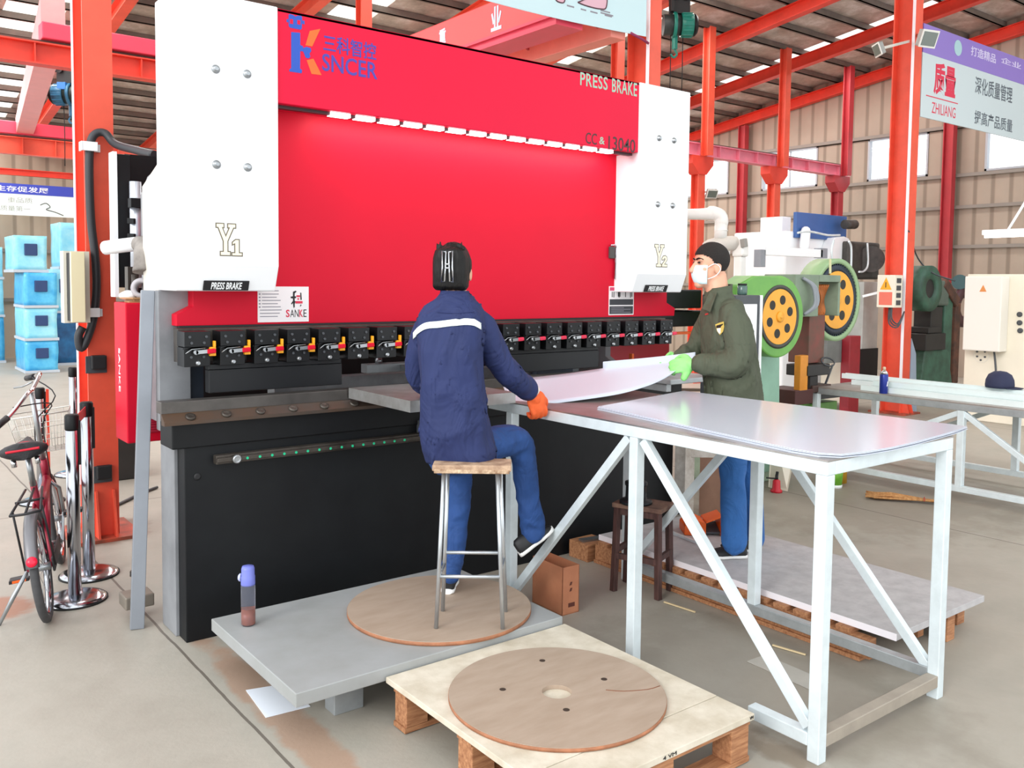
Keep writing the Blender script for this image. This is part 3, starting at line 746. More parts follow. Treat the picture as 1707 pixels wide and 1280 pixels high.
# right flank: black hydraulic block and red guard rails
obj('hydraulic_block', B().prism([(1.3,0),(1.3,0)], 'y', 0, 1) if False else B().box(4.5, 5.3, 4.5, 4.9, 1.42, 1.56).box(4.53, 5.4, 4.55, 4.95, 1.28, 1.4), BLACK, P, bevel=.01)
gu = obj('guard_frame', B().box(4.55, 5.5, 5.0, 5.04, .95, 1.2), mat('guard_red', 'B5182E', .45), P, bevel=.004)
obj('orange_bar', B().box(4.55, 5.4, 4.5, 4.53, 1.225, 1.245).box(4.56, 4.58, 4.5, 4.53, .95, 1.1), ORP, P)

# ---------------------------------------------------------------- clutter on the red cabinet
solo('tape_roll', 'grey roll with a dark blue hole lying among rags on the red cabinet', 'tape', B().ringlathe((1.265, 4.69, 1.548), [(.028,-.03),(.05,-.03),(.05,.03),(.028,.03)], (-.45,-.85,.2), 24), mat('tape_grey', 'B9B4B8', .5, var=.2))
def rag(name, lab, cat, c, r, m, seed):
    b = B().ell(c, (r*1.25,0,0), (0,r,0), (0,0,r*.62), 20, 14)
    for v in b.bm.verts:
        d = v.co-V(c); k = 1+.35*noise.noise(v.co*22+V((seed,0,0))); v.co = V(c)+d*k
        v.co.z = max(v.co.z, 1.481)
    solo(name, lab, cat, b, m)
rag('rag', 'white crumpled rag at the left on top of the red cabinet', 'rag', (1.198, 4.72, 1.515), .036, WHITE, 1)
rag('rag', 'white crumpled rag at the right on top of the red cabinet, under the white head', 'rag', (1.325, 4.65, 1.515), .042, WHITE, 5)
for i, (dx, dz) in enumerate(((0, 0), (.01, .009), (-.008, .018))):
    solo('cardboard_sheet', ['lowest brown cardboard sheet on the red cabinet', 'middle brown cardboard sheet on the red cabinet', 'topmost brown cardboard sheet on the red cabinet'][i], 'cardboard',
         B().obb((1.24+dx, 4.66, 1.4835+dz), V((.055,.01*i-.01,0)), V((-.01*i,.045,0)), (0,0,.003)), mat('cardboard', 'B88A5E', .8, var=.2), group='cardboard sheets on the red cabinet')
# grey profile leaning from the floor to the white head
a, c = V((1.088, 4.2, .0)), V((1.178, 4.28, 1.545))
solo('steel_profile', 'grey square steel profile leaning up against the left white head', 'profile', B().bar(a+V((0,0,.0)), c, .045, .06, up=(1,-.2,0)), mat('profile_grey', '8E939B', .4, .3, var=.08), bevel=.003)
# ---------------------------------------------------------------- work tables
TS = mat('tube_frame_white', 'DDE8EC', .36, .2, var=.1, scale=12)
TG = mat('tube_frame_grey', 'A9AEB0', .36, .4, var=.18, scale=12)
TOP = mat('galvanised_sheet', 'B7B2B0', .3, .75, hex2='9A9590', scale=8)
TX0, TX1, TY0, TY1, TZ = 2.58, 3.42, 1.645, 3.53, 1.03
T = thing('work_table', 'white welded tube table carrying the stack of blank sheets', 'table', (3.0, 2.55, 0))
w = .045
fr = B()
fr.box(TX0, TX0+w, TY0, TY1, TZ-.052, TZ-.006).box(TX1-w, TX1, TY0, TY1, TZ-.052, TZ-.006)
fr.box(TX0+w, TX1-w, TY0, TY0+w, TZ-.052, TZ-.006).box(TX0+w, TX1-w, TY1-w, TY1, TZ-.052, TZ-.006)
obj('top_frame', fr, TS, T, bevel=.003)
obj('table_top', B().box(TX0, TX1, TY0, TY1, TZ-.006, TZ), TOP, T)
sp = obj('side_plate', B().box(2.0, 2.58, 3.31, 3.885, 1.075, 1.081).box(2.0, 2.012, 3.31, 3.885, 1.03, 1.075).box(2.012, 2.58, 3.31, 3.322, 1.03, 1.075).box(2.568, 2.58, 3.322, 3.53, 1.024, 1.075), mat('side_plate_metal', 'BDBFBF', .3, .6, hex2='96928E', scale=6), T)
def leg(x, y, z0, par=T, m=TS, zt=TZ-.052): return obj('leg', B().box(x-w/2, x+w/2, y-w/2, y+w/2, z0, zt), m, par, bevel=.003)
xa, xb = TX0+w/2, TX1-w/2
ya, ym, yc = TY0+w/2, 2.53, 3.36
for x in (xa, xb):
    leg(x, ya, 0); leg(x, ym, 0 if x == xa else .115); leg(x, yc, 0)
def brace(p, q, par=T, m=TS): return obj('brace', B().bar(p, q, .038, .03, up=(1,0,0)), m, par, bevel=.002)
for x in (xa, xb):
    brace((x, ym-.04, TZ-.06), (x, ya+.03, .11)); brace((x, ym+.04, TZ-.06), (x, yc-.03, .11))
obj('stretcher', B().box(xa-w/2, xa+w/2, ya+w/2, 1.935, 0.05, .095), TS, T, bevel=.003)
obj('stretcher', B().box(xb-w/2, xb+w/2, ya+w/2, yc-w/2, 0.07, .115), TG, T, bevel=.003)
obj('stretcher', B().box(xa+w/2, xb-w/2, ya-w/2, ya+w/2, .05, .095), mat('dusty_tube', 'A59B8E', .55, .1, var=.15, scale=9), T, bevel=.003)
# sheets on the table
SHEET = mat('film_white_sheet', 'CFD6E3', .16, .0, spec=.7)
SHEDGE = mat('sheet_edge_grey', '8C8F95', .35, .5)
def sheetpoly(name, lab, pts, z, t, m, group=None):
    return solo(name, lab, 'sheet', B().prism(pts, 'z', z, z+t), m, group)
base = [(2.76,2.93),(3.55,3.12),(3.62,1.69),(3.45,1.66),(3.1,1.625),(2.92,1.617),(2.76,1.625),(2.66,1.645),(2.615,1.70),(2.605,1.8)]
for i in range(5):
    dx, dy = (rnd.random()-.5)*.02, (rnd.random()-.5)*.02
    if i == 4: dx = dy = 0
    sheetpoly('sheet_metal', ['lowest white metal sheet of the stack on the table', 'second white metal sheet from the bottom of the table stack', 'middle white metal sheet of the table stack', 'white metal sheet just under the topmost on the table', 'topmost white metal sheet of the table stack, glossy with a pale reflection'][i],
              [(x+dx*(1 if i < 4 else 0), y+dy) for x, y in base], TZ+.0005+.0028*i, .0022, SHEET, 'white sheets stacked on the table')
# the sheet being bent
lo = [(2.565,3.34,1.05),(2.62,3.2,1.047),(2.85,3.18,1.047),(3.08,3.2,1.056),(3.26,3.2,1.078),(3.42,3.18,1.114),(3.52,3.17,1.148)]
LOW = [at(851,676,d=4.24), at(905,674,d=4.22), at(965,667,d=4.27), at(1035,656,d=4.36), at(1085,641,d=4.47), at(1112,628,d=4.56), at(1131,614,d=4.63)]
HIG = [at(835,634,d=4.6), at(890,629,d=4.68), at(950,622,d=4.75), at(1005,614,d=4.82), at(1060,609,d=4.83), at(1110,604,d=4.8), at(1159,598,d=4.74)]
L2, H2 = spline([V(p) for p in LOW], 6), spline([V(p) for p in HIG], 6)
b = B(); G = []
nv = 8
for i in range(len(L2)):
    G.append([b.bm.verts.new(L2[i].lerp(H2[i], j/nv)) for j in range(nv+1)])
for i in range(len(L2)-1):
    for j in range(nv): b.face([G[i][j], G[i+1][j], G[i+1][j+1], G[i][j+1]], True)
i0 = 18
fl = [b.bm.verts.new(H2[i]+V((0,0,.036))) for i in range(i0, len(H2))]
for k in range(len(fl)-1): b.face([G[i0+k][nv], G[i0+k+1][nv], fl[k+1], fl[k]], True)
solo('bent_sheet', 'white metal sheet with a folded edge, held by both workers and curling up', 'sheet', b, mat('sheet_white_film', 'CAD2E0', .3, 0, spec=.5), solid=.002)

# ---------------------------------------------------------------- platform, discs, pallets
PLATM = mat('grey_platform_paint', 'A6A9AA', .5, .1, hex2='989A98', scale=3, bump=.03, bscale=30)
t = thing('platform', 'low grey steel platform in front of the press, carrying a plywood disc', 'platform', (1.85, 3.15, 0))
obj('deck', B().box(1.225, 2.42, 2.765, 3.6, .15, .2), PLATM, t, bevel=.003)
for x, y in ((1.5, 2.95), (2.2, 2.95), (1.5, 3.45), (2.2, 3.45)):
    obj('foot', B().box(x-.06, x+.06, y-.04, y+.04, 0, .15), GALVG, t, bevel=.003)
def disc(name, lab, c, r, z, t, holes=False):
    n = 96; b = B()
    if not holes:
        b.cyl((c[0], c[1], z), (c[0], c[1], z+t), r, n=n)
    else:
        b.cyl((c[0], c[1], z), (c[0], c[1], z+t), r, n=n)
    t_ = thing(name, lab, 'plywood disc', (c[0], c[1], z), group='plywood cable drum discs')
    if holes:
        # ring built in a fan so that the holes are real openings
        bm2 = B(); n = 96
        ro, ri = r, .052
        prof = [(ri, z), (ro, z), (ro, z+t), (ri, z+t)]
        bm2.ringlathe((c[0], c[1], 0), prof, (0,0,1), n)
        for f in bm2.bm.faces: f.smooth = False
        o = obj('board', bm2, PLY, t_); b.bm.free()
        for (px, py) in ((904,1101),(1007,1132),(838,1149),(944,1183)):
            q = at(px, py, Z=z+t)
            obj('bolt_hole', B().cyl((q.x, q.y, z+t-.001), (q.x, q.y, z+t+.0006), .0115, n=16), mat('hole_dark', '3B2C22', .8), t_)
        cr = B().tube([at(1010,1150,Z=z+t+.0004), at(1040,1152,Z=z+t+.0004), at(1080,1149,Z=z+t+.0004), at(1100,1143,Z=z+t+.0004)], .0016, 6, sub=3)
        obj('crack', cr, mat('crack_brown', '7C4B34', .8), t_)
    else:
        o = obj('board', b, PLY, t_)
    obj('edge', B().ringlathe((c[0], c[1], 0), [(r, z+.001), (r+.0012, z+.001), (r+.0012, z+t-.002), (r, z+t-.002)], (0,0,1), 96), PLYEDGE, t_)
    return t_
disc('plywood_disc', 'large plywood disc on the grey platform, under the tall metal stool', (2.045, 3.135), .39, .2005, .018)
DC = at(921, 1147, Z=.185)
disc('plywood_disc', 'plywood disc with a round centre hole lying on the white pallet', (DC.x-.005, DC.y-.03), .375, .1705, .015, True)
# white board on a pallet
WB = mat('whitewashed_board', 'DCD4C4', .75, hex2='BFB4A0', scale=7, bump=.08, bscale=60)
t = thing('pallet', 'pallet with a whitewashed board top, in the front, carrying the holed disc', 'pallet', (2.0, 2.3, 0))
px0, px1, py0, py1 = 1.568, 2.425, 1.79, 2.757
obj('board', B().box(px0, px1, py0+.16, py1, .148, .17), WB, t, bevel=.002)
obj('board', B().box(px0, px1, py0, py0+.157, .147, .169), WB, t, bevel=.002)
for y in (py0+.05, (py0+py1)/2, py1-.08):
    for x in (px0+.06, (px0+px1)/2, px1-.06):
        obj('block', B().box(x-.045, x+.045, y-.04, y+.04, .022, .13), WOOD, t, bevel=.003)
    obj('stringer_board', B().box(px0+.01, px1-.01, y-.04, y+.04, .13, .147), WOOD, t)
    obj('bottom_board', B().box(px0+.01, px1-.01, y-.04, y+.04, .004, .022), WOOD, t)
text('VM', (2.40, py0-.0003, .153), .018, .011, INK, t)
text('4 VM', (1.98, py0-.0003, .152), .06, .012, INK, t)
# right pallet with a grey plate
t = thing('pallet', 'wooden pallet under a grey steel plate, where the man in green stands', 'pallet', (3.9, 2.8, 0))
qx0, qx1, qy0, qy1 = 3.49, 4.27, 1.88, 3.68
obj('grey_plate', B().box(qx0, qx1, qy0, qy1, .128, .158), mat('speckled_plate', 'BFBDBE', .6, hex2='ABA9AB', scale=14, bump=.05), t, bevel=.002)
obj('plate_edge', B().box(qx0-.003, qx0, qy0, qy1, .128, .158), mat('edge_white', 'F4EFF4', .4), t)
y = qy0+.19; k = 0
while y < qy1-.02:
    obj('slat', B().box(qx0-.03, qx1-.06, y, y+.075, .105, .127), WOOD, t, bevel=.002); y += .108
for x in (qx0-.01, (qx0+qx1)/2, qx1-.14):
    obj('bearer', B().box(x-.02, x+.03, qy0+.1, qy1, .02, .105), WOOD, t, bevel=.002)
for x in (qx0-.01, (qx0+qx1)/2, qx1-.14): obj('bottom_board', B().box(x-.03, x+.04, qy0+.14, qy1, .002, .02), WOOD, t)
for x, y in ((4.24, 2.0), (4.0, 1.93)): obj('block', B().box(x-.035, x+.035, y-.03, y+.04, .0, .127), WOOD, t, bevel=.003)
solo('metal_strip', 'white metal strip lying along the far part of the grey plate, by the orange pedal', 'strip', B().bar(at(1100,880,Z=.166), at(1165,905,Z=.166), .02, .014), GALV)
solo('wood_block', 'pale wood block at the left end of the pallet behind the brown stool', 'wood', B().box(3.42, 3.6, 3.70, 3.86, .0, .1), WOOD, bevel=.003)
solo('steel_strip', 'grey steel strip lying on the wood block behind the brown stool', 'strip', B().bar(V((3.44,3.78,.107)), V((3.66,3.74,.107)), .05, .012), STEEL)
# ---------------------------------------------------------------- tall stool
t = thing('bar_stool', 'tall metal-legged stool with a worn wooden seat, under the man in blue', 'stool', (2.06, 2.95, .22))
AL = mat('aluminium_tube', 'C3C8CC', .28, .75, var=.1, scale=8)
ft = [at(727,1047,Z=.2195), at(838,1048,Z=.2195), at(738,1018,Z=.2195), at(843,1019,Z=.2195)]
zs = .846
tp = [at(740,783,d=3.56), at(829,783,d=3.56), at(747,783,d=3.66), at(834,783,d=3.66)]
for p in tp: p.z = zs
for a, c in zip(ft, tp): obj('leg', B().tube([a, c], .0085, 12), AL, t)
def on(i, z): a, c = ft[i], tp[i]; k = (z-a.z)/(c.z-a.z); return a.lerp(c, k)
for i, j, z in ((0,1,.425),(2,3,.475),(0,2,.425),(1,3,.45)): obj('rung', B().tube([on(i,z), on(j,z)], .0075, 10), AL, t)
c = (tp[0]+tp[3])/2; c.z = zs+.014
wd = (tp[1]-tp[0]).normalized(); dp = V((-wd.y, wd.x, 0))
sb = B().obb(c, wd*.158, dp*.075, UP*.013)
obj('seat', sb, mat('worn_seat_wood', 'C7AA8E', .8, hex2='7C5C48', scale=14, bump=.3, bscale=60), t, bevel=.006)
obj('seat_padding', B().obb(c-UP*.012+dp*-.073, wd*.15, dp*.006, UP*.008), mat('torn_foam', 'D6BDA0', .9, hex2='8B6A50', scale=30, bump=.6, bscale=90), t, bevel=.003)
# ---------------------------------------------------------------- brown stool with a steel part on it
t = thing('wooden_stool', 'dark brown wooden stool under the table, with a black steel part on it', 'stool', (3.36, 3.24, 0))
DW = mat('dark_brown_wood', '5A3A35', .7, hex2='3A2522', scale=9, stretch=(6, 6, 1), bump=.2)
c0, c1 = V((3.215,3.275,0)), V((3.305,3.045,0))
wd = (c1-c0).normalized(); dp = V((-wd.y, wd.x, 0)); W_ = (c1-c0).length; D_ = .165
ctr = (c0+c1)/2+dp*D_/2; zs = .445
for i in (0, 1):
    for j in (0, 1):
        p = c0+wd*(W_*i)+dp*(D_*j)
        q = p+(ctr-p)*.1
        obj('leg', B().bar(p, V((q.x, q.y, zs)), .03, .03), DW, t, bevel=.003)
for z, k in ((.2, .0),):
    obj('rail', B().bar(c0+UP*.19, c1+UP*.19, .02, .03), DW, t, bevel=.002)
    obj('rail', B().bar(c1+UP*.21, c1+dp*D_+UP*.21, .02, .03), DW, t, bevel=.002)
    obj('rail', B().bar(c0+UP*.21, c0+dp*D_+UP*.21, .02, .03), DW, t, bevel=.002)
obj('apron_board', B().bar(c0+UP*.425+dp*.015, c1+UP*.425+dp*.015, .018, .04), DW, t, bevel=.002)
obj('seat', B().obb(ctr+UP*(zs+.01), wd*(W_/2+.012), dp*(D_/2+.012), UP*.012), mat('stool_seat_wood', '8A6A58', .75, hex2='5A3F36', scale=10), t, bevel=.003)
pc = V((ctr.x, ctr.y, zs+.0225))-wd*.03-dp*.03
solo('steel_flange', 'black steel drum with a round flange, standing on the brown stool', 'machine part', B().lathe(pc, [(.085,0),(.085,.012),(.08,.016),(.055,.018),(.052,.09),(.058,.094),(.058,.11),(.03,.112)], n=28), mat('black_steel', '2A2D31', .4, .5, var=.3))
# ---------------------------------------------------------------- small things on the floor and platform
p = at(414, 1041, Z=.2005)
t = thing('water_bottle', 'clear bottle with a lilac lid and brown tea, on the grey platform', 'bottle', p)
BG = bpy.data.materials.new('bottle_glass'); BG.use_nodes = True
bb = BG.node_tree.nodes['Principled BSDF']; bb.inputs['Base Color'].default_value = lin('E2E6F8'); bb.inputs['Transmission Weight'].default_value = .92; bb.inputs['Roughness'].default_value = .06; bb.inputs['IOR'].default_value = 1.2
r = .0285
obj('body', B().lathe(p, [(r*.9,.001),(r,.006),(r,.17),(r*.93,.18)], n=24), BG, t)
obj('tea', B().lathe(p, [(r*.86,.004),(r*.94,.008),(r*.94,.07)], n=24), mat('brown_tea', 'B4561C', .3, hex2='8A3E12', scale=40), t)
obj('lid', B().lathe(p, [(r*.98,.165),(r*1.0,.17),(r*1.0,.2),(r*.92,.205),(r*.92,.232),(r*.8,.242),(.004,.243)], n=24), mat('lilac_plastic', '6F78C8', .35), t)
obj('lid_button', B().lathe(p+V((0,0,.195))-RH*r*.95, [(.016,0),(.016,.007),(.01,.012)], -RH, 16), mat('pale_lilac', 'B8BEE8', .4), t)
solo('paper_sheet', 'white paper sheet on the floor, tucked under the front of the grey platform', 'paper', B().prism([(1.255,3.30),(1.41,3.26),(1.40,3.03),(1.232,3.045)], 'z', .001, .003), mat('paper_white', 'E9EFF8', .6))
solo('paper_strip', 'pale grey strip of card on the floor under the table', 'paper', B().prism([(3.062,2.307),(3.181,2.303),(3.168,1.983),(3.048,1.991)], 'z', .001, .003), mat('grey_card', 'B3AFA6', .7, var=.1))
def stick(a, c, lab):
    solo('wood_splinter', lab, 'splinter', B().bar(at(*a, Z=.006), at(*c, Z=.006), .008, .006), mat('pale_splinter', 'D9C49B', .8), 'pale wood splinters on the floor')
stick((1107,1003), (1159,1020), 'pale wood splinter on the floor in front of the brown stool')
stick((1288,1075), (1343,1091), 'pale wood splinter on the floor behind the grey strip of card')
stick((1075,962), (1165,992), 'pale wood splinter on the floor between the brown stool and the pallet')
# open carton
CARD = mat('carton_brown', 'BF7F5C', .75, var=.12, scale=6, hex2='B07050')
t = thing('carton', 'brown open cardboard carton on the floor beside the table brace', 'carton', (2.82, 3.25, 0))
cn = at(937, 1027, Z=0.0); wl = (at(881,1000,Z=0)-cn); wl.normalize(); wr = RH*.9+FH*.5; wr.normalize()
Lw, Rw, hh = .235, .105, .235
wr = V((-wl.y, wl.x, 0)); wr = wr if wr.dot(RH) > 0 else -wr
o0 = cn; th = .004
def wall(a, bq, nrm): 
    return B().hexa([a, bq, bq+nrm*th, a+nrm*th, a+UP*hh, bq+UP*hh, bq+nrm*th+UP*hh, a+nrm*th+UP*hh])
obj('side_panel', wall(o0, o0+wl*Lw, wr), CARD, t); obj('side_panel', wall(o0+wr*Rw, o0+wl*Lw+wr*Rw, -wr), CARD, t)
obj('end_panel', wall(o0, o0+wr*Rw, wl), CARD, t); obj('end_panel', wall(o0+wl*Lw, o0+wl*Lw+wr*Rw, -wl), CARD, t)
obj('bottom_panel', B().hexa([o0+UP*.001, o0+wl*Lw+UP*.001, o0+wl*Lw+wr*Rw+UP*.001, o0+wr*Rw+UP*.001, o0+UP*.005, o0+wl*Lw+UP*.005, o0+wl*Lw+wr*Rw+UP*.005, o0+wr*Rw+UP*.005]), CARD, t)
mk = B()
for i, z in enumerate((.15, .12)): 
    q = o0+wr*(Rw*.5)+UP*z; mk.obb(q-wl*.0006, wr*.006, wl*.0006, V((0,0,.008))+wr*.003)
mk.obb(o0+wr*(Rw*.55)+UP*.045-wl*.0006, wr*.02, wl*.0006, UP*.01)
obj('print', mk, mat('carton_print', '5A2A1E', .7), t)
# foot pedal
p = at(1168, 890, Z=.159); p.z = .159
t = thing('foot_pedal', 'orange foot pedal with a warning triangle, on the grey plate by the man', 'pedal', p)
fx = RH; fy = FH
def PP(u, v, z): return p+fx*u+fy*v+UP*z
b = B()
A = [PP(-.1,-.03,0),PP(.02,-.05,0),PP(.02,-.05,.075),PP(-.06,-.03,.105),PP(-.1,-.03,.05)]
C = [q+fy*.16 for q in A]
vA = [b.bm.verts.new(q) for q in A]; vC = [b.bm.verts.new(q) for q in C]
b.face(vA); b.face(list(reversed(vC)))
for i in range(5): b.face([vA[i], vA[(i+1)%5], vC[(i+1)%5], vC[i]])
obj('side_cover', b, ORP, t, bevel=.004)
b = B(); A = [PP(.02,-.05,.075),PP(.115,-.045,.11),PP(.115,.11,.11),PP(.02,.11,.075)]
vA = [b.bm.verts.new(q) for q in A]; vC = [b.bm.verts.new(q+UP*.008) for q in A]
b.face(vA); b.face(list(reversed(vC)))
for i in range(4): b.face([vA[i], vA[(i+1)%4], vC[(i+1)%4], vC[i]])
b.hexa([PP(.107,-.045,0),PP(.115,-.045,0),PP(.115,.11,0),PP(.107,.11,0),PP(.107,-.045,.11),PP(.115,-.045,.11),PP(.115,.11,.11),PP(.107,.11,.11)])
obj('hood_cover', b, ORP, t, bevel=.002)
obj('treadle', B().hexa([PP(.025,-.03,.01),PP(.105,-.03,.01),PP(.105,.1,.03),PP(.025,.1,.03),PP(.025,-.03,.02),PP(.105,-.03,.02),PP(.105,.1,.05),PP(.025,.1,.05)]), DKGREY, t)
tr = V((0,0,0)); n_ = (fy*-1-fx*.16).normalized(); q = PP(-.028,-.042,.012)+n_*.001
b = B(); vs = [q-fx*.016, q+fx*.016, q+UP*.03]
vA = [b.bm.verts.new(v) for v in vs]; vC = [b.bm.verts.new(v+n_*.0015) for v in vs]
b.face(vA); b.face(list(reversed(vC)))
for i in range(3): b.face([vA[i], vA[(i+1)%3], vC[(i+1)%3], vC[i]])
tw = obj('warning_triangle', b, YELLOW, t)
obj('warning_bolt', B().bar(q+UP*.006+n_*.0025, q+UP*.02+n_*.0025, .003, .002), INK, tw)
obj('cable', B().tube([PP(.06,.11,.02), PP(.08,.25,.01), PP(-.02,.4,.01), PP(-.1,.42,.01)], .005, 8, sub=4), BLACKR, t)
# ---------------------------------------------------------------- left column fittings
cx0, cy0 = 1.2425, 5.795
t = thing('conduit_hose', 'thick black corrugated hose clipped down the left orange column', 'hose', at(150, 400, Y=5.75))
pts = [at(258,258,Y=5.2), at(225,250,Y=5.45), at(192,240,Y=5.68), at(175,222,Y=5.74), at(158,224,Y=5.755), at(150,245,Y=5.757), at(149,300,Y=5.757), at(152,370,Y=5.757), at(159,430,Y=5.757), at(161,480,Y=5.757), at(156,530,Y=5.757), at(143,570,Y=5.75), at(134,580,Y=5.75), at(131,560,Y=5.745), at(138,545,Y=5.742)]
obj('hose', B().tube(pts, .0235, 14, sub=5), mat('hose_black', '2E2F33', .5), t)
for (px, py, lab) in ((152, 244, 0), (156, 521, 0)):
    q = at(px, py, Y=5.733)
    obj('clamp', B().box(q.x-.05, q.x+.035, 5.725, 5.732, q.z-.027, q.z+.027).box(q.x-.055, q.x-.045, 5.725, 5.792, q.z-.027, q.z+.027).box(q.x+.03, q.x+.06, 5.775, 5.793, q.z-.025, q.z+.02), WHITE, t, bevel=.002)
t = thing('junction_box', 'cream metal box with a black side, fixed to the left column', 'box', (1.14, 5.66, 1.345))
obj('body', B().box(1.108, 1.182, 5.545, 5.575, 1.345, 1.748), mat('pale_cream', 'EADFB8', .45), t, bevel=.003)
obj('dark_side', B().box(1.116, 1.182, 5.575, 5.70, 1.35, 1.743), INK, t)
obj('back_plate', B().box(1.1, 1.24, 5.70, 5.79, 1.335, 1.755), CREAM, t)
for (px, py), lab in (((161,607), 'black socket box on the left column, the upper one by the red cabinet'), ((170,790), 'black socket box on the left column, the lower one')):
    q = at(px, py, Y=5.78)
    t = thing('socket_box', lab, 'socket', (q.x, 5.793, q.z), group='black boxes on the left column')
    obj('back_plate', B().box(q.x-.06, q.x+.06, 5.785, 5.793, q.z-.055, q.z+.05), DKGREY, t, bevel=.003)
    obj('cover', B().box(q.x-.035, q.x+.05, 5.745, 5.785, q.z-.03, q.z+.055), INK, t, bevel=.008)
# ---------------------------------------------------------------- rope barrier posts
CH = mat('post_chrome', 'B9BBC2', .16, 1.0, var=.1, scale=3)
BRED = mat('belt_red', 'C8142E', .6)
def stanchion(loc, lab, h=.92, s=1.0, rz=0):
    t = thing('barrier_post', lab, 'barrier post', loc, rz, 'chrome barrier posts')
    M_ = MW[t.name]
    L_ = lambda b: b
    def o(n, b, m):
        b.bm.transform(M_); return obj(n, b, m, t)
    o('base', B().lathe((0,0,0), [(.145,0),(.148,.006),(.14,.018),(.1,.028),(.035,.034)], n=36), CH)
    o('base_rim', B().ringlathe((0,0,0), [(.146,.0),(.151,.0),(.151,.009),(.146,.009)], (0,0,1), 36), BLACKR)
    o('pole', B().cyl((0,0,.03), (0,0,h-.02), .0305, n=24), CH)
    o('cap', B().lathe((0,0,0), [(.032,h-.075),(.033,h-.07),(.033,h-.008),(.028,h)], n=24), BLACK)
    o('belt_slot', B().box(.026,.036,-.02,.02,h-.25,h-.03), INK)
    return t
A1 = V((.941, 4.753, 0)); A2 = V((1.086, 5.119, 0))
stanchion(A1, 'nearest chrome barrier post, beside the bicycle wheel', .93)
stanchion(A2, 'chrome barrier post just behind the nearest, in front of the orange column', .94)
p3 = at(66, 646, Z=.92); p3 = at(66, 646, d=6.3); stanchion(V((p3.x, p3.y, 0)), 'chrome barrier post seen behind the bicycle handlebar', p3.z)
p4 = at(121, 612, d=7.2); stanchion(V((p4.x, p4.y, 0)), 'farthest chrome barrier post, left edge of the orange column', p4.z)
solo('barrier_belt', 'short red belt joining the two nearest barrier posts', 'belt', B().bar(A1+V((.02,.035,.885)), A2+V((-.012,-.035,.895)), .004, .05), BRED)
solo('barrier_belt', 'red belt hanging down along the post behind the handlebar', 'belt', B().box(p3.x+.034, p3.x+.05, p3.y-.045, p3.y-.025, .25, p3.z-.01), mat('belt_orange', 'E2452F', .6))
solo('barrier_belt', 'red belt hanging down along the farthest barrier post', 'belt', B().box(p4.x+.034, p4.x+.06, p4.y-.045, p4.y-.025, .25, p4.z-.01), BRED)
